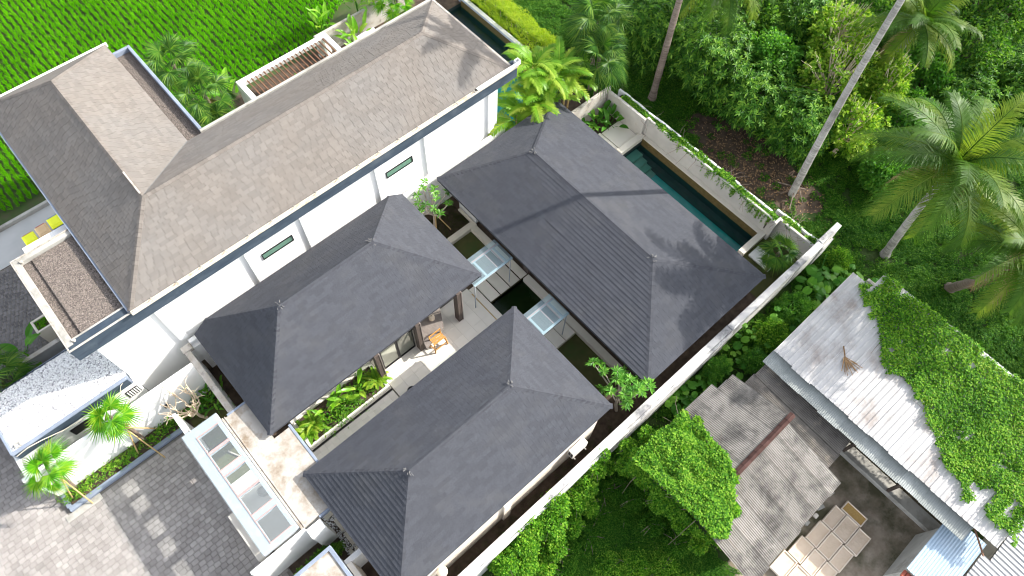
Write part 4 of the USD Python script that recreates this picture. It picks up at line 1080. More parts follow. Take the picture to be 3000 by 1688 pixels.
def crown(mb, c, rad, clumps, per, L, W, clump_r, r=R3, hollow=.55, zmin=-.35, droop=.25, star=0):
    """leaf clumps spread through an uneven ellipsoid; star>0: each clump is made of rosettes of that many leaves"""
    c, rad = V(*c), V(*rad)
    dirs = sphere_dirs(clumps, r, zmin)
    wob = .72 + .5 * meshkit.noise(dirs * 1.7 + c, 5)[:, None]
    cc = c + dirs * rad * wob * r.uniform(hollow, 1.0, (clumps, 1)) ** .6
    if star:
        q = np.repeat(cc, per, 0) + r.normal(0, clump_r, (clumps * per, 3))
        out = unit(np.repeat(dirs, per, 0) + V(0, 0, .9) + r.normal(0, .35, q.shape))
        base = np.repeat(q, star, 0)
        ax = np.repeat(out, star, 0)
        t1 = unit(np.cross(ax, V(.3, .2, 1)))
        t2 = np.cross(ax, t1)
        a = np.tile(np.arange(star) * 2 * np.pi / star, len(q)) + np.repeat(r.uniform(0, 6.3, len(q)), star)
        d = unit(t1 * np.cos(a)[:, None] + t2 * np.sin(a)[:, None] + ax * r.uniform(.05, .5, (len(a), 1)))
        n = len(base)
        leaves(mb, base, d, L * r.uniform(.7, 1.2, n), W * r.uniform(.8, 1.2, n), droop, .12, r=r)
    else:
        n = clumps * per
        p = np.repeat(cc, per, 0) + sphere_dirs(n, r) * clump_r * r.uniform(.2, 1, (n, 1))
        d = unit(p - np.repeat(cc, per, 0) + .4 * (p - c) / rad + r.normal(0, .5, (n, 3)) + V(0, 0, .1))
        leaves(mb, p, d, L * r.uniform(.6, 1.25, n), W * r.uniform(.7, 1.25, n), droop, .15, r.uniform(-.9, .9, n), r)
    return cc


def limbs(mb, base, cc, r0, r=R3, n=14, fork=None, lean=.3):
    base, fork = V(*base), V(*(fork if fork is not None else base))
    mb.tube([base, (base + fork) / 2 + r.normal(0, .05, 3), fork], [r0, r0 * .85, r0 * .7], 7)
    pick = cc[r.choice(len(cc), min(n, len(cc)), False)]
    for q in pick:
        m1 = fork + (q - fork) * .45 + V(0, 0, .18 * np.linalg.norm(q - fork)) + r.normal(0, .12, 3)
        mb.tube([fork, m1, q], [r0 * .5, r0 * .28, r0 * .08], 5)


def coco_frond(mb, base, az, el, L, r, width=.85, curl=1.0, n=70, hang=.5, lw=.024):
    """arched feather frond; returns its mid rib"""
    base = V(*base)
    h = V(math.cos(az), math.sin(az), 0)
    t = np.linspace(0, 1, n)
    ang = el - curl * t ** 1.4
    step = L / (n - 1)
    pts = base + np.cumsum(np.stack([np.cos(ang)], 1) * h * step + np.stack([np.sin(ang)], 1) * V(0, 0, 1) * step, 0)
    pts += np.cross(h, V(0, 0, 1)) * (r.uniform(-.25, .25) * t ** 2)[:, None] * L * .35
    mb.tube(pts[::4], np.interp(t[::4], [0, .12, 1], [.045, .028, .006]), 4)
    k = np.arange(4, n)
    tt = t[k]
    tang = unit(np.gradient(pts, axis=0))[k]
    side = unit(np.cross(tang, V(0, 0, 1)))
    up = np.cross(side, tang)
    ll = width * np.minimum(1, (tt - .02) * 4.5) * (1 - .62 * tt ** 2.2)
    for s in (-1, 1):
        d = unit(side * s + tang * (.45 + .5 * tt)[:, None] + up * .16 + r.normal(0, .07, (len(k), 3)))
        l = ll * r.uniform(.82, 1.1, len(k))
        p0 = pts[k]
        p1 = p0 + d * l[:, None] * .5 - V(0, 0, 1) * (l * hang * .14)[:, None]
        p2 = p0 + d * l[:, None] * .92 - V(0, 0, 1) * (l * hang * r.uniform(.4, .8, len(k)))[:, None]
        wv = tang * lw
        v = np.stack([p0 - wv * .7, p0 + wv * .7, p1 + wv, p1 - wv, p2], 1).reshape(-1, 3)
        a = 5 * np.arange(len(k))[:, None]
        mb.add(v, np.vstack([a + np.array(q) for q in ((0, 1, 2), (0, 2, 3), (3, 2, 4))]))
    return pts


def coco_palm(label, base, top, n, L, r, trunk_r=.17, fruit=0, dead=2, cat='palm tree', group=None, mat='lf_coco', bark='bark_pale', bend=.8):
    t = thing('coconut_palm', label, cat, base, group)
    base, top = V(*base), V(*top)
    s = np.linspace(0, 1, 22)[:, None]
    mid = (base + top) / 2
    ctrl = V(*(mid + (mid - top) * V(-.25 * bend, -.25 * bend, 0) * 0 + V((top - base)[0] * .18, (top - base)[1] * .18, 0)))
    p = (1 - s) ** 2 * base + 2 * s * (1 - s) * ctrl + s ** 2 * top
    rad = trunk_r * (1.25 - .5 * s[:, 0]) * (1 + .05 * np.sin(np.arange(22) * 2.4))
    rad[0] *= 1.35
    MB().tube(p, rad, 10).build('trunk', bark, t)
    for i in range(n):
        az = i * 2.39996 + r.uniform(-.2, .2)
        lv = i / n
        m = MB()
        coco_frond(m, top + V(0, 0, .15), az, 1.25 - 1.5 * lv + r.uniform(-.1, .1), L * r.uniform(.85, 1.08) * (.8 if lv < .15 else 1), r, width=.29 * L, curl=r.uniform(.95, 1.45), hang=.45 + .5 * lv)
        m.build('frond', mat, t)
    for i in range(dead):
        m = MB()
        coco_frond(m, top - V(0, 0, .1), r.uniform(0, 6.3), -.6, L * .7, r, width=.15 * L, curl=.9, hang=1.2, n=34)
        m.build('dry_frond', 'dead_frond', t)
    for i in range(fruit):
        a = 3.4 + r.uniform(-.55, .55)
        v = trimesh.creation.icosphere(1, .11)
        MB().add(v.vertices * V(.9, .9, 1.15) + top + V(math.cos(a) * r.uniform(.35, .8), math.sin(a) * r.uniform(.35, .7), r.uniform(-.3, .12)), v.faces).build('coconut', 'coconut', t, smooth=True)
    return t


def fan_leaf(mb, base, d, stalk, R, r, seg=24, spread=4.4, split=.42, droop=.5):
    """petiole with a pleated fan blade"""
    base = V(*base)
    d = unit(V(*d))
    _, s, u = (q[0] for q in frame_of(d[None]))
    hub = base + d * stalk + V(0, 0, -.08 * stalk)
    mb.tube([base, base + d * stalk * .5 + V(0, 0, .03), hub], [.014, .012, .009], 4)
    tilt = r.uniform(.25, .75)
    ax = unit(d * math.cos(tilt) - u * math.sin(tilt))
    nn = np.cross(s, ax)
    a = np.linspace(-spread / 2, spread / 2, seg)
    a2 = (a[1] - a[0]) * .5
    for k, an in enumerate(a):
        Rk = R * (1 - .25 * (abs(an) / (spread / 2)) ** 2) * r.uniform(.9, 1.05)
        e = lambda an_, rr_: hub + (ax * math.cos(an_) + s * math.sin(an_)) * rr_
        q0 = e(an - a2, Rk * split) - nn * .012
        q1 = e(an + a2, Rk * split) - nn * .012
        c0 = e(an, Rk * split) + nn * .022
        tp = e(an, Rk) - V(0, 0, 1) * Rk * droop * r.uniform(.5, 1.2) * (1 - split)
        mb.add([hub, q0, c0, q1, tp], [(0, 1, 2), (0, 2, 3), (1, 4, 2), (2, 4, 3)])


def fan_palm(label, base, top, n, stalk, R, r, mat='lf_fan', group=None, trunk_r=.1, lo=-.5, bark='bark_brown', props=()):
    t = thing('fan_palm', label, 'palm tree', base, group)
    base, top = V(*base), V(*top)
    s = np.linspace(0, 1, 9)[:, None]
    MB().tube(base + (top - base) * s + np.sin(s * 3.1) * V(.04, .03, 0), np.linspace(trunk_r * 1.25, trunk_r, 9) * (1 + .08 * (np.arange(9) % 2)), 8).build('trunk', bark, t)
    for i in range(n):
        az = i * 2.39996 + r.uniform(-.25, .25)
        el = 1.35 - (1.35 - lo) * (i / n) ** .8 + r.uniform(-.12, .12)
        m = MB()
        fan_leaf(m, top - V(0, 0, .25 * i / n), (math.cos(az) * math.cos(el), math.sin(az) * math.cos(el), math.sin(el)), stalk * r.uniform(.75, 1.15), R * r.uniform(.85, 1.1), r)
        m.build('fan_leaf', mat, t)
    for i in range(2):
        m = MB()
        az = r.uniform(0, 6.3)
        fan_leaf(m, top - V(0, 0, .35), (math.cos(az) * .6, math.sin(az) * .6, -.75), stalk * .7, R * .6, r, seg=14, spread=2.2, droop=.9)
        m.build('dry_leaf', 'dead_frond', t)
    for p, q in props:
        MB().tube([p, q], .03, 7).build('prop', 'bamboo', t)
    return t


def blade_leaf(mb, base, az, el, L, W, curl, r, n=9):
    """long oval leaf with a raised mid rib and a short stalk"""
    base = V(*base)
    h = V(math.cos(az), math.sin(az), 0)
    s = V(-math.sin(az), math.cos(az), 0)
    stalk = L * r.uniform(.25, .45)
    t = np.linspace(0, 1, n)
    ang = el - curl * t ** 1.5
    st = L / (n - 1)
    p1 = base + (h * math.cos(el) + V(0, 0, 1) * math.sin(el)) * stalk
    pts = p1 + np.cumsum(np.cos(ang)[:, None] * h * st + np.sin(ang)[:, None] * V(0, 0, 1) * st, 0)
    mb.tube([base, (base + p1) / 2, p1], [.018, .016, .012], 4)
    wd = W * np.sin(np.pi * np.clip(t, .02, .985)) ** .62 * (1 - .25 * t)
    up = np.cos(ang)[:, None] * V(0, 0, 1) - np.sin(ang)[:, None] * h
    wave = r.normal(0, .02, (n, 1)) * L * .5
    l = pts + s * wd[:, None] / 2 + up * (wd[:, None] * .16 + wave)
    q = pts - s * wd[:, None] / 2 + up * (wd[:, None] * .16 - wave)
    v = np.stack([l, pts, q], 1).reshape(-1, 3)
    f = []
    for i in range(n - 1):
        a = 3 * i
        f += [(a, a + 3, a + 4, a + 1), (a + 1, a + 4, a + 5, a + 2)]
    mb.add(v, f)


def broad_plant(label, base, n, L, W, r, mat='lf_broad', name='broadleaf_plant', cat='plant', group=None, h=.0, el=(.3, 1.3), spread=.12, curl=(.5, 1.2)):
    t = thing(name, label, cat, base, group)
    base = V(*base)
    if h:
        MB().tube([base, base + V(.02, .02, h * .5), base + V(0, 0, h)], [.06, .05, .04], 7).build('stem', 'lf_broad', t)
    for i in range(n):
        az = i * 2.39996 + r.uniform(-.4, .4)
        m = MB()
        blade_leaf(m, base + V(r.normal(0, spread), r.normal(0, spread), h * r.uniform(.75, 1)), az, r.uniform(*el), L * r.uniform(.65, 1.15), W * r.uniform(.8, 1.15), r.uniform(*curl), r)
        m.build('leaf', mat, t)
    return t


def heart_plant(label, base, n, size, r, mat='lf_broad', rad=.6, hgt=.8, group=None):
    """taro-like: round leaf blades held flat on stalks"""
    t = thing('taro_plant', label, 'plant', base, group)
    base = V(*base)
    for i in range(n):
        a, q = i * 2.39996, rad * math.sqrt((i + .5) / n)
        c = base + V(math.cos(a) * q, math.sin(a) * q, hgt * r.uniform(.5, 1.1))
        S = size * r.uniform(.65, 1.2)
        m = MB()
        g = np.linspace(0, 2 * np.pi, 15)[:-1]
        az = a + r.uniform(-.8, .8)
        rad_ = S * (.5 + .16 * np.cos(g) - .22 * np.exp(-((g - np.pi) / .28) ** 2))
        tl = r.uniform(.15, .7)
        ox, oy = rad_ * np.cos(g), rad_ * np.sin(g) * .92
        zz = -ox * tl - .1 * S * (np.abs(np.sin(g))) + r.normal(0, .012, 14)
        v = np.stack([c[0] + ox * math.cos(az) - oy * math.sin(az), c[1] + ox * math.sin(az) + oy * math.cos(az), c[2] + zz], 1)
        m.add(np.vstack([v, c[None] + V(0, 0, .01)]), [(k, (k + 1) % 14, 14) for k in range(14)])
        m.tube([base + V(0, 0, 0), (base + c) / 2 + V(0, 0, .12), c], [.014, .012, .008], 4)
        m.build('leaf', mat, t)
    return t


def frangipani(label, base, ends, r, mat='lf_frangi', bark='bark_frangipani', leafL=.3, per=11, fork=None, leafless=False, stakes=(), extra=0):
    t = thing('frangipani_tree', label, 'tree', base)
    base = V(*base)
    fork = V(*(fork if fork is not None else base + V(0, 0, .9)))
    m = MB().tube([base, (base + fork) / 2 + r.normal(0, .04, 3), fork], [.075, .07, .06], 8)
    ends = [V(*e) for e in ends]
    tips = []
    for e in ends:
        k1 = fork + (e - fork) * .5 + V(r.normal(0, .1), r.normal(0, .1), -.12)
        m.tube([fork, fork + (k1 - fork) * .5 + V(0, 0, .08), k1, k1 + (e - k1) * .55 + V(0, 0, -.03), e], [.05, .042, .035, .028, .02], 6)
        tips.append((e, unit(e - k1 + V(0, 0, .35))))
        for j in range(extra):
            q = k1 + (e - k1) * r.uniform(0, .6)
            e2 = q + unit(e - k1 + r.normal(0, .5, 3)) * r.uniform(.25, .5) + V(0, 0, .1)
            m.tube([q, (q + e2) / 2 + r.normal(0, .03, 3), e2], [.022, .017, .012], 5)
            tips.append((e2, unit(e2 - q)))
            if leafless:
                for _ in range(2):
                    e3 = e2 + unit(e2 - q + r.normal(0, .7, 3)) * r.uniform(.12, .3)
                    m.tube([e2, (e2 + e3) / 2, e3], [.011, .009, .006], 4)
    m.build('trunk', bark, t)
    for i, (e, d) in enumerate(tips):
        n = per if not leafless else (0 if i % 9 else 2)
        if not n:
            continue
        a = np.arange(n) * 2.39996 + r.uniform(0, 6)
        t1 = unit(np.cross(d, V(.4, .1, .2)))
        t2 = np.cross(d, t1)
        el = r.uniform(-.15, .9, (n, 1))
        dd = t1 * np.cos(a)[:, None] + t2 * np.sin(a)[:, None] + d * el
        mm = MB()
        leaves(mm, e + d * r.uniform(-.05, .04, (n, 1)), dd, leafL * r.uniform(.75, 1.15, n), leafL * .3, .22, .14, r=r)
        mm.build('leaf_rosette', mat, t)
    for p, q in stakes:
        MB().tube([p, q], .032, 7).build('stake', 'bamboo', t)
    return t


# ---------------- instanced ground plants
def scatter(name, label, cat, protos, mat, pts, scale, r, tilt=.08, kind='stuff'):
    pi = UsdGeom.PointInstancer.Define(stage, '/World/' + name)
    for i, mb in enumerate(protos):
        v, f = np.vstack(mb.v), np.vstack(mb.f)
        g = usdkit.mesh(stage, '/World/%s/%s_%03d' % (name, 'tuft', i + 1), (v, f), MAT[mat])
        UsdGeom.PrimvarsAPI(g).CreatePrimvar('tone', Sdf.ValueTypeNames.FloatArray, 'vertex').Set(Vt.FloatArray.FromNumpy(np.concatenate(mb.t).astype(np.float32)))
    pi.CreatePrototypesRel().SetTargets([Sdf.Path('/World/%s/%s_%03d' % (name, 'tuft', i + 1)) for i in range(len(protos))])
    n = len(pts)
    pi.CreateProtoIndicesAttr(Vt.IntArray.FromNumpy(r.integers(0, len(protos), n).astype(np.int32)))
    pi.CreatePositionsAttr(Vt.Vec3fArray.FromNumpy(np.asarray(pts, np.float32)))
    s = np.repeat(np.asarray(scale(n), np.float32)[:, None], 3, 1)
    pi.CreateScalesAttr(Vt.Vec3fArray.FromNumpy(np.ascontiguousarray(s)))
    a = r.uniform(0, np.pi, n)
    tx, ty = r.normal(0, tilt, n), r.normal(0, tilt, n)
    q = Vt.QuathArray([Gf.Quath(float(np.cos(x)), float(u), float(w), float(np.sin(x))) for x, u, w in zip(a, tx, ty)])
    pi.CreateOrientationsAttr(q)
    p = pi.GetPrim()
    p.SetCustomDataByKey('label', label)
    p.SetCustomDataByKey('category', cat)
    p.SetCustomDataByKey('kind', kind)
    return pi


def tuft(n, h, spread, w, r, lean=.45, bend=.3):
    mb = MB()
    a = r.uniform(0, 6.3, n)
    p = np.stack([np.cos(a) * spread * r.uniform(0, 1, n), np.sin(a) * spread * r.uniform(0, 1, n), np.zeros(n)], 1)
    d = np.stack([np.cos(a) * lean * r.uniform(.2, 1.2, n), np.sin(a) * lean * r.uniform(.2, 1.2, n), np.ones(n)], 1)
    return leaves(mb, p, d, h * r.uniform(.7, 1.15, n), w, bend, .2, r=r)


def in_rects(pts, rects):
    ok = np.zeros(len(pts), bool)
    for x0, x1, y0, y1 in rects:
        ok |= (pts[:, 0] > x0) & (pts[:, 0] < x1) & (pts[:, 1] > y0) & (pts[:, 1] < y1)
    return ok


# rice field in rows along y
rows = np.arange(-14.0, 24.0, .33)
pts = []
for x in rows:
    y = np.arange(30.75, 52, .14)
    pts.append(np.stack([x + R3.normal(0, .018, len(y)), y + R3.normal(0, .03, len(y)), np.full(len(y), -.08)], 1))
pts = np.vstack(pts)
edge = 31.0 + .35 * meshkit.noise(np.stack([pts[:, 0] * .5, pts[:, 0] * 0, pts[:, 0] * 0], 1), 3)
edge = np.where(pts[:, 0] > 7, edge + .1, edge)
pts = pts[(pts[:, 1] > edge) & ((pts[:, 0] < 14.5) | (pts[:, 1] > 31.6 + (pts[:, 0] - 14.5) * .6)) & (pts[:, 0] < 21)]
scatter('rice_plants', 'bright green young rice growing in close rows in the field beyond the long house', 'rice', [tuft(34, .45, .04, .0145, R3, .33, .28) for _ in range(4)], 'lf_rice', pts, lambda n: R3.uniform(.8, 1.15, n), R3)
# rough grass of the yard at the right
x, y = R3.uniform(-2, 52, 70000), R3.uniform(-16, 36, 70000)
pts = np.stack([x, y, np.full(len(x), -.02)], 1)
keep = in_rects(pts, [(23.9, 52, -16, 36), (22.7, 24.5, -16, 2.3), (-2, 9.0, -14, 2.3), (17, 22.8, .2, 2.3), (9, 17, 1.5, 2.3), (22.7, 23.9, 16, 36)])
bare = meshkit.fbm(np.stack([x * .42, y * .42, x * 0], 1), 4, 8)
soilz = (((pts[:, 0] - 26.2) / 2.0) ** 2 + ((pts[:, 1] - 8.4) / 4.5) ** 2 < 1) & (bare > .30) & (R3.uniform(0, 1, len(x)) < .93)
keep &= ~soilz & ~((bare > .64) & (R3.uniform(0, 1, len(x)) < .7))
gp = []
for _ in range(4):
    m = tuft(40, .20, .17, .022, R3, .9, .5)
    n = 46
    a = R3.uniform(0, 6.3, n)
    p = np.stack([np.cos(a) * .22 * R3.uniform(0, 1, n) ** .5, np.sin(a) * .22 * R3.uniform(0, 1, n) ** .5, R3.uniform(.06, .16, n)], 1)
    gp.append(leaves(m, p, R3.normal(0, 1, (n, 3)) * V(1, 1, .3), R3.uniform(.05, .11, n), R3.uniform(.03, .06, n), .1, .1, r=R3))
scatter('rough_grass', 'dark green rough grass and weeds covering the yard under the palms', 'grass', gp, 'lf_grass', pts[keep], lambda n: R3.uniform(.7, 1.35, n), R3)
# mossy lawns inside the walls
spots = []
for q, k in (((9.2, 12.2, 15.55, 17.0), 420), ((-3.7, -2.15, 14.0, 15.6), 170), ((20.2, 22.9, 14.0, 16.2), 220), ((21.2, 23.3, 2.9, 4.9), 160), ((.0, 10, 2.85, 3.4), 160), ((22.65, 23.2, 18, 29), 300)):
    spots.append(np.stack([R3.uniform(q[0], q[1], k), R3.uniform(q[2], q[3], k), np.full(k, .0)], 1))
scatter('garden_lawn', 'short mossy lawn in the garden beds between the villas', 'grass', [tuft(26, .07, .13, .012, R3, .9, .3) for _ in range(3)], 'lf_mossgrass', np.vstack(spots), lambda n: R3.uniform(.7, 1.3, n), R3)

# bare soil and litter between pool wall and trees
ang = np.linspace(0, 2 * np.pi, 41)[:-1]
cx, cy = 26.2 + 1.9 * np.cos(ang) * (1 + .2 * np.sin(3 * ang)) - .35 * np.sin(ang), 8.4 + 4.5 * np.sin(ang) * (1 + .1 * np.cos(5 * ang))
MB().add(np.vstack([[(26.2, 8.4, .05)], np.column_stack([cx, cy, np.full(40, -.012)])]), [(0, 1 + k, 1 + (k + 1) % 40) for k in range(40)]).build('bare_soil', 'soil', kind='structure')
n = 1500
q = np.column_stack([R3.normal(26.1, 1.1, n), R3.normal(8.3, 2.4, n), np.full(n, .05)])
leaves(MB(), q, R3.normal(0, 1, (n, 3)) * V(1, 1, .15), R3.uniform(.05, .16, n), .05, .1, r=R3).build('leaf_litter', 'dead_frond', None, kind='stuff', label='dry brown leaf litter scattered over the bare soil beside the pool wall', cat='leaf litter')

# ---------------- creepers
def creeper(name, label, poly, zf, n, L, r, thick=.25, mat='lf_ivy', edge=.5, kind='stuff', holes=.33):
    P = Polygon(poly)
    x0, y0, x1, y1 = P.bounds
    from shapely import contains_xy
    q = np.stack([r.uniform(x0 - .3, x1 + .3, n * 3), r.uniform(y0 - .3, y1 + .3, n * 3)], 1)
    nz = meshkit.fbm(np.stack([q[:, 0] * 1.1, q[:, 1] * 1.1, q[:, 0] * 0 + 3], 1), 4, 6)
    jit = (nz[:, None] - .5) * edge * 2.4
    inside = contains_xy(P, q[:, 0] + jit[:, 0], q[:, 1] + jit[:, 0] * .8)
    dense = meshkit.fbm(np.stack([q[:, 0] * 1.9, q[:, 1] * 1.9, q[:, 0] * 0], 1), 3, 9)
    q = q[inside & (dense > holes)][:n]
    bumpz = meshkit.fbm(np.stack([q[:, 0] * 1.5, q[:, 1] * 1.5, q[:, 0] * 0 + 7], 1), 4, 2)
    z = np.array([zf(a, b) for a, b in q]) + thick * bumpz * r.uniform(.25, 1.3, len(q))
    p = np.column_stack([q, z])
    d = np.stack([r.normal(0, 1, len(q)), r.normal(0, 1, len(q)), r.uniform(-.1, .6, len(q))], 1)
    m = leaves(MB(), p, d, L * r.uniform(.55, 1.3, len(q)), L * .75 * r.uniform(.7, 1.2, len(q)), .25, .1, r.uniform(-.5, .5, len(q)), r)
    t = thing(name, label, 'vine', (*q.mean(0), z.min()), kind=None)
    m.build('foliage', mat, t, kind=kind)
    s = MB()
    for k in range(26):
        i = r.integers(0, len(q))
        a = r.uniform(0, 6.3)
        pp = [p[i] + V(math.cos(a) * .35 * j, math.sin(a) * .35 * j, 0) for j in range(4)]
        pp = [V(c[0] + r.normal(0, .04), c[1] + r.normal(0, .04), zf(c[0], c[1]) + .05) for c in pp]
        s.tube(pp, [.012, .011, .009, .006], 4)
    s.build('stems', 'bark_brown', t, kind=kind)
    return t


creeper('creeper', 'green creeper blanketing the far half of the pale corrugated metal roof', [(21.4, .2), (22.9, -.6), (22.95, -10.2), (17.2, -10.2), (17.6, -8.4), (17.6, -7.2), (18.6, -5.2), (18.9, -3.9), (19.4, -2.6), (20.6, -1.6), (20.9, -.4)],
        lambda x, y: zt(min(x, 22.6), y) - max(0, x - 22.6) * 4, 44000, .10, R3, .24, edge=1.0, holes=.215)
def mounds(name, label, spec, dens, L, r, mat='lf_ivy', edge_stems=14):
    """climbing plant heaped up in uneven mounds (x, y, z, radius, height)"""
    c = np.array([q[:3] for q in spec], float)
    m, st = MB(), MB()
    for x, y, z, rd, hh in spec:
        n = int(dens * rd * rd)
        d = sphere_dirs(n, r, -.45)
        wob = .55 + .85 * meshkit.fbm(d * 1.9 + V(x, y, z), 3, 4)[:, None]
        p = V(x, y, z) + d * V(rd, rd, hh) * wob * r.uniform(.72, 1.05, (n, 1))
        keep = meshkit.fbm(p * 2.6, 3, 8) > .30
        p, d = p[keep], d[keep]
        leaves(m, p, d + r.normal(0, .7, p.shape) + V(0, 0, .1), L * r.uniform(.5, 1.35, len(p)), L * .72 * r.uniform(.7, 1.2, len(p)), .3, .12, r.uniform(-.7, .7, len(p)), r)
        for k in range(3):
            a = r.uniform(0, 6.3)
            e = V(x, y, z) + V(math.cos(a) * rd * 1.25, math.sin(a) * rd * 1.25, r.uniform(-.3, .2) * hh)
            st.tube([V(x, y, z), (V(x, y, z) + e) / 2 + V(0, 0, hh * .7), e], [.014, .011, .006], 4)
            nl = 9
            tt = r.uniform(.5, 1.15, (nl, 1))
            leaves(m, V(x, y, z) + (e - V(x, y, z)) * tt + r.normal(0, .05, (nl, 3)), r.normal(0, 1, (nl, 3)), L * .8, L * .5, .3, r=r)
    t = thing(name, label, 'vine', (*c[:, :2].mean(0), c[:, 2].min()))
    m.build('foliage', mat, t, kind='stuff')
    st.build('stems', 'bark_brown', t, kind='stuff')


RM = np.random.default_rng(77)
zg = lambda x, y: (3.40 - (y + 1.62) * .25 if y > -1.62 else 3.40 + (y + 1.62) * .25) if x > 8.75 else 2.6 - (8.75 - x) * 1.3
creeper('creeper', 'green creeper carpet lying under the heaped creeper on the grey gabled shed', [(8.4, 1.5), (10.6, 1.6), (11.6, 1.3), (11.7, .4), (11.5, -.9), (11.0, -1.6), (10.2, -2.4), (9.1, -3.0), (8.5, -2.3), (8.3, -.3)], zg, 26000, .10, R3, .4, edge=.3, holes=.15)
mounds('creeper', 'bright green creeper heaped over the left end of the grey gabled shed', [(x, y, z + .06, rd * .75, hh * .42) for x, y, z, rd, hh in (
    (9.2, 1.2, 2.4, .6, .5), (10.2, 1.1, 2.6, .62, .45), (11.1, .95, 2.75, .5, .35), (11.75, 1.25, 2.6, .25, .2), (9.5, .2, 2.7, .65, .5), (10.4, .1, 2.9, .65, .5), (11.2, -.4, 3.05, .5, .35), (9.3, -.8, 2.8, .65, .5), (10.2, -1.0, 3.15, .6, .42),
    (10.9, -1.5, 3.3, .45, .3), (9.5, -1.9, 2.9, .6, .45), (10.1, -2.3, 3.1, .45, .3), (9.2, -2.7, 2.5, .5, .45), (8.8, .6, 2.0, .55, .6), (8.6, -.4, 1.8, .55, .7), (8.7, -1.5, 1.9, .55, .7), (8.7, 1.5, 1.6, .5, .6),
    (8.3, 2.0, 1.1, .4, .5), (9.3, 1.9, 1.7, .5, .55), (10.2, 1.75, 2.0, .45, .5), (8.7, -2.5, 1.5, .45, .7), (11.5, .2, 2.9, .3, .2), (11.9, .75, 2.75, .22, .15))], 9500, .105, RM)
mounds('creeper', 'green creeper tumbling over the outer edge of the weathered boundary wall', [
    (8.3, 2.45, 1.75, .3, .4), (7.7, 2.25, 1.5, .42, .5), (7.0, 2.05, 1.2, .5, .6), (6.3, 1.95, 1.0, .55, .6), (5.5, 2.25, 1.6, .52, .55), (4.9, 1.95, 1.4, .6, .6), (4.25, 2.25, 1.6, .5, .5), (3.6, 2.1, 1.4, .6, .6), (3.1, 1.65, .9, .6, .6),
    (2.6, 2.1, 1.3, .55, .6), (4.5, 1.25, .6, .55, .5), (3.6, .95, .4, .55, .45), (5.6, 1.4, .6, .5, .45), (2.3, 1.3, .7, .5, .5), (6.7, 1.4, .5, .4, .4)], 9500, .105, RM)
mounds('low_creeper', 'low green creeper creeping down from the boundary wall into the hollow', [(7.6, 1.5, .25, .55, .35), (6.8, .9, .2, .6, .3), (5.9, .6, .2, .6, .35), (8.1, 1.2, .35, .5, .4), (5.0, .5, .2, .6, .3), (4.2, .3, .2, .6, .35), (8.3, .4, .4, .5, .5), (7.6, .2, .15, .5, .25), (8.2, -.8, .4, .5, .5), (8.3, -2.0, .4, .5, .5), (3.4, -.2, .2, .6, .35), (2.8, .5, .3, .5, .4)], 7000, .07, RM, 'lf_grass')
mounds('low_creeper', 'low sunlit mound of creeper in the middle of the overgrown hollow at the bottom edge', [(5.6, -.9, .2, .7, .35), (6.4, -1.5, .2, .7, .35), (7.2, -2.3, .15, .7, .3), (6.2, -2.6, .15, .7, .3), (5.0, -1.6, .2, .6, .35), (7.4, -3.4, .1, .6, .3)], 6500, .085, RM)
creeper('low_creeper', 'low green creeper over the ground and rubble beside the grey shed', [(3.0, .9), (6.2, .8), (6.8, -1.5), (8.2, -3.0), (8.0, -4.6), (3.0, -4.0)], lambda x, y: .05, 22000, .07, R3, .35, edge=.5, holes=.28, mat='lf_grass')
creeper('low_creeper', 'shaded ground creeper filling the hollow between boundary wall and grey shed', [(4.6, 1.9), (8.6, 2.4), (9.3, -2.6), (9.5, -4.8), (7.2, -2.4), (6.0, .2)], lambda x, y: .02, 30000, .06, R3, .3, edge=.3, mat='lf_grass', holes=.12)
creeper('trough_plants', 'trailing green plants growing in the trough of the pool wall', [(23.1, 5.0), (23.45, 5.0), (23.5, 15.6), (23.1, 15.6)], lambda x, y: 1.3, 7000, .12, R3, .35, edge=.12, holes=.34)
creeper('trough_plants', 'trailing green plants in the short end of the pool wall trough', [(23.4, 2.9), (23.8, 2.9), (23.8, 4.9), (23.4, 4.9)], lambda x, y: 1.3, 1600, .12, R3, .35, edge=.1, holes=.3)
t = thing('hanging_plants', 'thin vines hanging down the inner face of the pool wall', 'vine', (22.95, 9, 1.5))
m = MB()
for k in range(70):
    y = 5.2 + abs(R3.normal(0, .35)) * 10 % 7.8
    n = R3.integers(6, 22)
    z = 1.5 - np.cumsum(R3.uniform(.02, .05, n))
    leaves(m, np.stack([np.full(n, 23.07) - R3.uniform(0, .03, n), y + R3.normal(0, .03, n), z], 1), R3.normal(0, 1, (n, 3)) + V(-1.0, 0, -1), .07, .035, .3, r=R3)
m.build('foliage', 'lf_ivy', t, kind='stuff')

# ---------------- hedge beyond the upper pool
t = thing('hedge', 'yellow green clipped hedge running beside the upper pool', 'hedge', (23.1, 24.5, 0))
n = 30000
a = R3.uniform(0, 1, (n, 3))
p = np.stack([22.65 + a[:, 0] * 1.0, 20.9 + a[:, 1] * 9, .15 + a[:, 2] * 1.25], 1)
shell = (np.abs(a[:, 0] - .5) > .32) | (a[:, 2] > .66)
p = p[shell]
p += (meshkit.fbm(p * 1.6, 3, 4)[:, None] - .5) * V(.5, .3, .5)
leaves(MB(), p, unit(p - V(23.15, 0, .6) * V(1, 0, 1) - p * V(0, 1, 0)) + R3.normal(0, .7, p.shape), R3.uniform(.07, .14, len(p)), .045, .2, r=R3).build('foliage', 'lf_hedge', t, kind='stuff')
m = MB()
for k in range(18):
    m.tube([(23.15, 21.2 + k * .48, 0), (23.1 + R3.normal(0, .1), 21.2 + k * .48, .6), (23.15 + R3.normal(0, .2), 21.2 + k * .48, 1.1)], [.03, .025, .012], 5)
m.build('stems', 'bark_brown', t, kind='stuff')

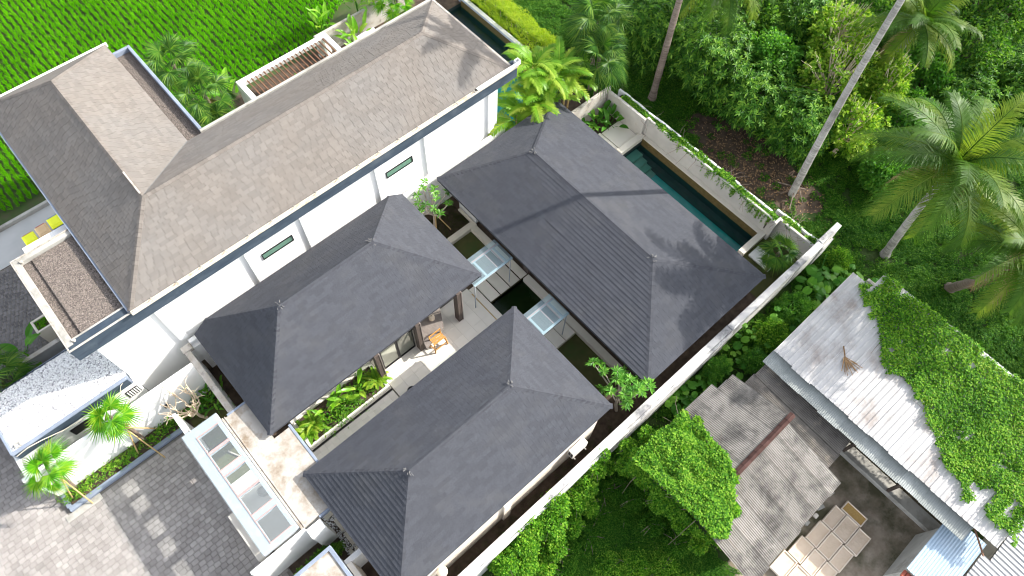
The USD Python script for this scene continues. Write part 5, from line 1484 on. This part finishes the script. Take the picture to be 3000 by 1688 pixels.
# ---------------- palms
rp = np.random.default_rng(33)
coco_palm('big coconut palm with a bunch of green coconuts and leaning pale trunk at the right', (26.94, .27, 0), (25.75, .75, 7.8), 30, 4.0, rp, fruit=22, dead=3)
coco_palm('coconut palm at the right edge, its crown partly outside the picture', (27.73, -3.0, 0), (25.1, -3.6, 7.0), 22, 3.3, rp, dead=3, trunk_r=.19, bark='bark_brown')
coco_palm('dark coconut palm crown behind the pale twiggy tree at the top right', (36.5, 7.6, 0), (35.0, 6.9, 5.6), 20, 3.1, rp, dead=2, mat='lf_coco')
coco_palm('coconut palm whose drooping fronds hang in from the top edge over the dark shrubs', (30.4, 16.2, 0), (29.9, 15.5, 6.0), 22, 3.3, rp, dead=1)
t = thing('palm_trunk', 'tall bare pale palm trunk leaning up from the bare soil beside the pool wall', 'palm tree', (26.26, 5.72, 0))
s = np.linspace(0, 1, 40)[:, None]
p = V(26.26, 5.72, 0) + s * V(.75, .75, 13.2) + np.sin(s * 3.1) * V(-.1, .1, 0)
MB().tube(p, np.linspace(.20, .13, 40) * (1 + .035 * (np.arange(40) % 2)), 12).build('trunk', 'bark_pale', t)
t.SetCustomDataByKey('label', 'tall bare pale palm trunk rising from the bare soil beside the pool wall')
for p0, p1 in (((25.6, 6.5, .9), (26.9, 5.4, .25)), ((25.3, 5.2, .2), (26.6, 5.9, .5)), ((26.2, 5.0, .1), (26.35, 5.7, .8))):
    MB().tube([p0, p1], .03, 6).build('fallen_stalk', 'bark_brown', None, label=['dry stalk leaning across the foot of the tall palm trunk', 'dry stalk lying from the pool wall to the palm trunk', 'short dry stick propped against the palm trunk'][_names.get('/World/fallen_stalk', 0)], cat='stalk')
coco_palm('palm with brown trunk rising out of the top edge left of the dark shrubs', (25.45, 15.12, 0), (25.9, 15.5, 13.3), 18, 3.0, rp, dead=0, bark='bark_brown', trunk_r=.16)
# palms further right, outside the frame, whose crowns shade the yard
for k, (x, y, z) in enumerate(((37.5, -9.5, 8.5), (42, -4.5, 9.5), (33.5, -12.5, 8.0), (39.5, -14.5, 9.0), (46, 1.5, 9.5), (30.8, -13.8, 7.0), (44, -10, 10), (36.3, -4.6, 9.0))):
    coco_palm('coconut palm standing in the grove beyond the right edge', (x + 1, y - .5, 0), (x, y, z), 18, 3.4, rp, dead=1, group='coconut palms of the grove at the right')

fan_palm('tall fan palm in front of the rice field, nearest the gravel roof corner', (5.3, 29.9, 0), (5.4, 30.1, 4.2), 20, 1.0, 1.0, rp)
fan_palm('middle fan palm of the clump between rice field and long house', (5.9, 28.6, 0), (5.75, 28.5, 3.3), 16, 1.0, 1.0, rp)
fan_palm('lowest fan palm of the clump, beside the corner of the gravel gutter', (5.4, 27.3, 0), (5.55, 27.3, 2.2), 14, .9, .95, rp)
fan_palm('tall dark fan palm behind the hedge, farther from the dark roof', (23.2, 17.9, 0), (23.0, 18.1, 5.0), 24, 1.1, 1.05, rp)
fan_palm('tall dark fan palm behind the garden wall, nearer the dark roof', (22.6, 16.9, 0), (22.0, 16.75, 4.2), 22, 1.1, 1.0, rp)
fan_palm('fan palm at the far end of the boundary wall by the pool corner', (21.6, 3.7, 0), (21.55, 3.65, 1.9), 13, .55, .7, rp, trunk_r=.08)
fan_palm('bright young fan palm with bamboo prop at the outer end of the garden wall', (-8.72, 16.2, .1), (-8.45, 16.2, 2.75), 9, .55, .75, rp, mat='lf_fan_bright', trunk_r=.06, lo=-.75, props=(((-8.5, 15.18, .02), (-8.5, 16.0, 1.7)), ((-9.0, 15.9, .1), (-8.55, 16.15, 1.6))))
fan_palm('bright young fan palm with bamboo props nearer the bare frangipani', (-5.6, 16.15, .1), (-5.62, 16.3, 3.05), 10, .55, .75, rp, mat='lf_fan_bright', trunk_r=.065, lo=-.75, props=(((-5.35, 14.95, .02), (-5.6, 16.0, 1.7)), ((-4.9, 16.2, .1), (-5.55, 16.2, 1.7)), ((-6.1, 15.8, .1), (-5.65, 16.15, 1.6))))
fan_palm('dark fan palm cut by the left edge beside the rear wall', (-8.3, 21.2, 0), (-8.25, 21.2, 2.6), 20, .8, .8, rp, lo=-.3)
fan_palm('bright fan palm behind the garden wall at the top edge', (17.9, 28.7, 0), (17.8, 28.6, 2.4), 16, .8, .7, rp, mat='lf_fan_bright')
fan_palm('fan palm at the top edge beside the upper end of the beige roof', (19.2, 29.6, 0), (19.1, 29.5, 3.2), 18, .8, .75, rp, mat='lf_fan')
# feather palms beside the dark roof
for k, (x, y, z, lab) in enumerate(((19.6, 17.6, 4.0, 'bright feather palm nearest the upper pool corner'), (18.4, 17.3, 3.0, 'bright feather palm drooping over the dark roof corner'), (17.2, 17.4, 2.6, 'bright feather palm against the end of the white house wall'), (20.4, 17.2, 3.8, 'bright feather palm next to the tall dark fan palms'), (18.8, 18.6, 4.2, 'bright feather palm leaning over the upper pool'))):
    t = thing('feather_palm', lab, 'palm tree', (x, y, 0))
    for st in range(4):
        a = st * 1.7
        MB().tube([(x + .15 * math.cos(a), y + .1 * math.sin(a), 0), (x + .22 * math.cos(a), y + .15 * math.sin(a), z * .7), (x + .3 * math.cos(a), y + .2 * math.sin(a), z)], [.05, .045, .035], 6).build('stem', 'bamboo', t)
    for i in range(20):
        a = i * 2.4 + rp.uniform(-.2, .2)
        m = MB()
        coco_frond(m, (x + .3 * math.cos(a * 1.3), y + .2 * math.sin(a * 1.3), z * rp.uniform(.8, 1.0)), a, rp.uniform(.45, 1.2), rp.uniform(1.5, 2.1), rp, width=.52, curl=rp.uniform(1.2, 1.9), n=36, hang=.25, lw=.03)
        m.build('frond', 'lf_areca', t)

# ---------------- broadleaf plants
for x, y, lab in ((21.4, 15.9, 'clump of glossy broad leaves below the grey white garden wall'), (22.1, 15.6, 'glossy broadleaf plant in the corner beside the pool bench')):
    broad_plant(lab, (x, y, 0), 16, .75, .3, rp, el=(.5, 1.3), h=.25, spread=.3)
broad_plant('banana plant between the fan palm clump and the pergola', (7.0, 29.3, 0), 9, 1.3, .42, rp, 'lf_broad_bright', 'banana_plant', h=1.3, el=(.9, 1.5))
broad_plant('low leafy plant at the foot of the pergola side wall', (6.9, 27.9, 0), 12, .7, .22, rp, 'lf_broad', h=.3)
for x, y, hh, lab in ((14.0, 30.9, 1.0, 'heliconia clump at the rice field end of the garden wall'), (15.0, 29.0, .9, 'heliconia clump in front of the white stub wall'), (16.4, 30.7, 1.6, 'tall banana plant behind the white stub wall'), (14.2, 27.4, .8, 'bright leafy clump beside the pergola corner'), (17.2, 30.4, 1.2, 'banana plant nearest the top edge')):
    broad_plant(lab, (x, y, 0), 13, 1.05, .3, rp, 'lf_broad_bright', 'heliconia_plant', h=hh, el=(.7, 1.45), spread=.2)
for k, (x, y) in enumerate(((8.6, 27.6), (9.6, 27.2), (10.6, 27.7), (11.6, 27.2), (12.3, 27.7))):
    broad_plant(['leafy plant under the pergola slats, nearest its side wall', 'leafy plant under the pergola slats, second from its side wall', 'leafy plant under the middle of the pergola', 'leafy plant under the pergola slats, second from its far end', 'leafy plant under the far end of the pergola'][k], (x, y, 0), 14, .7, .22, rp, 'lf_broad_bright', h=.9, spread=.3)
broad_plant('banana plant with one upright leaf beside the driveway', (-7.6, 23.0, 0), 6, 1.2, .4, rp, 'lf_broad', 'banana_plant', h=.6, el=(.5, 1.2))
# garden bed in the courtyard
bedspec = [(-.1, 'fan'), (.25, 'fan'), (.55, 'mix'), (.9, 'ban'), (1.25, 'mix'), (1.55, 'mix'), (1.75, 'ban'), (2.0, 'mix'), (2.3, 'mix'), (2.6, 'ban'), (2.9, 'mix'), (3.2, 'mix'), (3.45, 'fan')]
for k, (x, kind_) in enumerate(bedspec):
    y = 11.7 + rp.uniform(-.2, .2)
    if kind_ == 'fan':
        t = thing('young_palm', ['small bright palm at the entrance end of the courtyard planter bed', 'second small bright palm from the entrance in the courtyard planter bed', 'feathery small palm at the door end of the courtyard planter bed'][[0, 1, 12].index(k)], 'palm tree', (x, y, .36))
        for i in range(13):
            a = i * 2.4
            m = MB()
            coco_frond(m, (x, y, .4), a, rp.uniform(.6, 1.3), rp.uniform(.55, .8), rp, width=.2, curl=1.4, n=22, hang=.2)
            m.build('frond', 'lf_areca', t)
    elif kind_ == 'ban':
        broad_plant(['large bright banana-like leaves near the entrance end of the planter bed', 'large bright banana-like leaves in the middle of the planter bed', 'large bright banana-like leaves near the door end of the planter bed'][[3, 6, 9].index(k)], (x, y, .36), 6, .75, .24, rp, 'lf_broad_bright', 'banana_plant', h=.35, el=(.6, 1.3))
    else:
        t = thing('bed_plant', 'mixed green and reddish foliage plant in the courtyard planter bed', 'plant', (x, y, .36), 'foliage plants in the courtyard planter bed')
        n = 170
        p = V(x, y, .5) + R3.normal(0, 1, (n, 3)) * V(.17, .26, .14)
        p[:, 2] = np.maximum(p[:, 2], .38)
        leaves(MB(), p, R3.normal(0, 1, (n, 3)) * V(1, 1, .5) + V(0, 0, .5), R3.uniform(.08, .24, n), .055, .3, r=R3).build('foliage', 'lf_bed', t, kind='stuff')
# strip along the garden wall
for k in range(15):
    x, y = -9.0 + k * .46, 15.95 + rp.uniform(-.12, .12)
    t = thing('border_plant', 'low leafy plant in the border between garden wall and paving', 'plant', (x, y, .1), 'low plants of the border along the garden wall')
    n = 110 if k not in (3, 7) else 40
    p = V(x, y, .25) + R3.normal(0, 1, (n, 3)) * V(.2, .14, .1)
    p[:, 2] = np.maximum(p[:, 2], .12)
    leaves(MB(), p, R3.normal(0, 1, (n, 3)) * V(1, 1, .5) + V(0, 0, .5), R3.uniform(.07, .2, n), .05, .3, r=R3).build('foliage', 'lf_ivy' if k % 3 else 'lf_bed', t, kind='stuff')
m = MB()
n = 160
leaves(m, np.stack([R3.uniform(-6.48, -5.98, n), R3.uniform(23.12, 23.62, n), np.full(n, 1.1)], 1), R3.normal(0, 1, (n, 3)) * V(.6, .6, .3) + V(0, 0, 1), .14, .03, .2, r=R3)
t = thing('box_grass', 'clipped bright grass growing in the cream planter box', 'grass', (-6.2, 23.4, 1.1))
m.build('foliage', 'lf_rice', t, kind='stuff')
# frangipanis
frangipani('frangipani with bamboo stake between the long house and two dark roofs', (10.55, 16.35, 0), [(11.15, 15.76, 2.5), (10.53, 15.66, 2.4), (10.43, 16.0, 2.5), (10.28, 16.48, 2.4), (10.7, 17.15, 2.7), (10.97, 17.3, 2.8), (10.3, 17.1, 2.5), (11.48, 16.25, 2.6), (10.1, 16.8, 2.4), (9.95, 16.4, 2.3), (11.1, 16.8, 2.7), (10.75, 16.2, 2.8), (10.9, 16.5, 2.9)], rp, leafL=.30, fork=(10.6, 16.3, 1.4), stakes=(((11.17, 15.82, .1), (10.63, 16.28, 1.55)), ((10.35, 15.9, 0), (10.6, 16.2, 1.5))))
frangipani('lush frangipani beside the boundary wall between two dark roofs', (10.7, 3.6, 0), [(10.5, 5.4, 2.75), (10.55, 4.8, 2.80), (10.7, 4.2, 2.90), (11.1, 3.84, 2.90), (11.2, 3.3, 2.90), (11.45, 3.0, 3.00), (10.14, 4.0, 2.80), (10.4, 3.5, 3.00), (10.75, 3.35, 3.10), (11.0, 3.1, 3.10), (10.9, 4.4, 3.00), (11.5, 3.6, 2.70), (10.3, 3.2, 2.60), (11.2, 4.3, 2.60)], rp, leafL=.34, per=13, fork=(10.7, 3.8, 1.2), extra=1)
frangipani('leafless pale frangipani with many twigs beside the entrance canopy', (-3.1, 15.3, 0), [(-3.5 + .75 * math.cos(k * .8), 15.6 + .7 * math.sin(k * .8), 2.0 + .35 * (k % 3)) for k in range(9)], rp, bark='bark_bare', fork=(-3.25, 15.35, .9), leafless=True, extra=4, leafL=.16)
for k, (x, y) in enumerate(((-2.4, 15.9), (-2.45, 15.3), (-2.9, 16.0))):
    broad_plant(['dark leafy shrub in the corner behind the bare frangipani', 'dark leafy shrub by the weathered side wall', 'dark leafy shrub at the foot of the garden wall by the bare frangipani'][k], (x, y, .05), 16, .38, .12, rp, 'lf_broad', 'shrub', h=.5, spread=.22)
for k, (x, y) in enumerate(((-2.5, 7.1), (-3.0, 7.05), (-3.5, 7.0), (-2.1, 6.95))):
    t = thing('shrub', ['dark clipped shrub between tall white wall and small flat roof, nearest the side court', 'second dark shrub below the tall white wall', 'third dark shrub below the tall white wall, nearest the bottom edge', 'dark shrub at the corner of the small flat roof'][k], 'shrub', (x, y, 0))
    crown(m := MB(), (x, y, .55), (.34, .26, .5), 50, 22, .08, .045, .1, R3)
    m.build('foliage', 'lf_dark', t, kind='stuff')
    MB().tube([(x, y, 0), (x, y, .5)], .02, 5).build('stem', 'bark_brown', t)
# plants outside the boundary wall
for k, (x, y, n, s) in enumerate(((13.0, 1.95, 13, .5), (14.1, 1.8, 12, .42), (22.9, 1.5, 14, .5), (23.9, .7, 12, .45), (21.9, 1.4, 12, .42), (19.6, 1.2, 12, .34), (17.6, 1.7, 12, .34), (16.2, 1.5, 12, .36), (24.2, -.6, 10, .36))):
    heart_plant(['big taro leaves against the boundary wall above the grey shed', 'taro plant between boundary wall and grey shed, nearer the pale metal roof', 'dark taro plant below the end of the boundary wall', 'dark taro plant in the grass beyond the wall end', 'taro plant close under the boundary wall near the small fan palm', 'small taro plant midway between boundary wall and pale metal roof', 'small taro plant at the foot of the boundary wall by the largest dark roof', 'small taro plant beside the corner of the pale metal roof', 'small taro plant at the upper corner of the creeper covered roof'][k], (x, y, 0), n, s, rp, rad=.75, hgt=.85)
for k, (x, y, rx, ry, h) in enumerate(((18.6, 1.3, 1.0, .8, .9), (20.6, 1.4, 1.0, .8, .8), (15.3, 1.9, .8, .5, 1.0), (17.0, 1.0, .7, .5, .8), (24.6, 1.6, .7, .6, .6))):
    t = thing('shrub', ['green weedy bush along the boundary wall opposite the metal roof corner', 'green weedy bush near the small fan palm outside the wall', 'weedy bush squeezed between boundary wall and lean-to', 'weedy bush at the near corner of the pale metal roof', 'weedy bush at the free end of the boundary wall'][k], 'shrub', (x, y, 0))
    crown(m := MB(), (x, y, h * .5), (rx, ry, h * .6), 150, 26, .10, .06, .16, R3)
    m.build('foliage', 'lf_ivy' if k in (0, 4) else 'lf_broad', t, kind='stuff')
    MB().tube([(x, y, 0), (x, y, h * .6)], .03, 5).build('stem', 'bark_brown', t)

# ---------------- trees of the grove
for k, (x, y, z, rad, st, lab) in enumerate((
        (27.3, 17.6, 2.2, (2.0, 2.0, 1.9), 8, 'dark bushy tree at the top edge behind the tall fan palms'),
        (28.2, 14.0, 2.5, (2.3, 2.1, 2.0), 8, 'dark star-leaved tree between the brown palm trunk and the pale twiggy tree'),
        (27.9, 10.6, 2.1, (2.0, 1.9, 1.8), 8, 'dark star-leaved tree above the bare soil and pool wall'),
        (28.4, 7.9, 1.8, (1.7, 1.6, 1.7), 8, 'small dark bush at the edge of the bare soil below the pale twiggy tree'),
        (31.5, 14.6, 2.4, (2.4, 2.3, 2.2), 0, 'dark leafy tree behind the star-leaved trees'),
        (39.5, 5.0, 2.6, (2.2, 2.0, 2.0), 0, 'dark round bush at the right of the top palm'),
        (42.6, 5.6, 3.2, (2.4, 2.4, 2.4), 0, 'dark large-leaved tree in the top right corner'),
        (36.8, 3.0, 1.6, (1.9, 1.5, 1.4), 8, 'low dark bush above the big coconut palm'),
        (33.5, 4.4, 1.6, (1.6, 1.4, 1.5), 0, 'dark creeper-clad bush between the pale twiggy tree and the big coconut palm'),
        (40.6, 1.0, 1.6, (2.2, 1.8, 1.5), 8, 'low dark bush at the right edge'),
        (30.0, 18.8, 2.3, (2.1, 2.0, 2.0), 0, 'dark leafy tree at the top edge above the star-leaved trees'),
        (34.0, 13.0, 2.6, (2.2, 2.1, 2.2), 8, 'dark star-leaved tree at the top edge behind the pale twiggy tree'),
        (30.3, 11.6, 2.3, (1.8, 1.7, 1.9), 0, 'leafy tree filling the gap between star-leaved tree and pale twiggy tree'),
        (37.0, 11.0, 2.8, (2.2, 2.2, 2.3), 0, 'dark leafy tree at the top edge beside the top palm'),
        (36.8, 5.6, 2.0, (1.8, 1.6, 1.7), 0, 'leafy bush under the fronds of the top palm'),
        (41.5, 8.6, 3.2, (2.4, 2.4, 2.5), 8, 'dark star-leaved tree at the top edge right of the top palm'),
        (45.5, 4.8, 3.0, (2.4, 2.4, 2.4), 0, 'dark leafy tree at the very top right corner'),
        (30.2, 3.2, 1.0, (1.2, 1.0, .9), 0, 'low leafy bush between bare soil and big coconut palm'))):
    t = thing('dark_tree', lab, 'tree', (x, y, 0))
    m = MB()
    cc = crown(m, (x, y, z), rad, 230 if st else 210, 4 if st else 26, .31 if st else .24, .10 if st else .13, .30 if st else .36, R3, star=st)
    m.build('crown', 'lf_dark' if k not in (8, 12, 14, 17) else 'lf_broad', t, kind='stuff')
    limbs(m := MB(), (x, y, 0), cc, .14, R3, 14, (x, y, z * .5))
    m.build('trunk', 'bark_brown', t)
for k, (x, y, z, rad, tw, lab) in enumerate((
        (31.5, 8.2, 3.1, (2.5, 2.1, 2.4), 40, 'pale green tree with bare pale twigs at its top, behind the tall pale trunk'),
        (33.6, 9.8, 3.6, (1.9, 1.8, 1.9), 34, 'pale green twiggy tree at the top edge right of the tall pale trunk'),
        (30.2, 5.9, 2.1, (1.7, 1.5, 1.7), 10, 'pale green leafy tree left of the big coconut palm'),
        (33.0, 6.2, 2.7, (1.3, 1.2, 2.4), 8, 'column of pale creeper leaves above the big coconut palm'))):
    t = thing('light_tree', lab, 'tree', (x, y, 0))
    m = MB()
    cc = crown(m, (x, y, z), rad, 230, 15, .20, .16, .24, R3, hollow=.35, zmin=-.6)
    m.build('crown', 'lf_light', t, kind='stuff')
    limbs(m := MB(), (x, y, 0), cc, .13, R3, 16, (x, y, z * .45))
    top = cc[np.argsort(-cc[:, 2])[:tw]]
    for q in top:
        e = q + unit(q - V(x, y, z - 1)) * R3.uniform(.3, .8) + R3.normal(0, .1, 3)
        a0 = V(x, y, z * .6) + (q - V(x, y, z * .6)) * .45
        m.tube([a0, q, e], [.03, .018, .006], 4)
        m.tube([q, q + unit(e - q + R3.normal(0, .5, 3)) * .45], [.012, .005], 4)
    m.build('trunk', 'bark_bare', t)
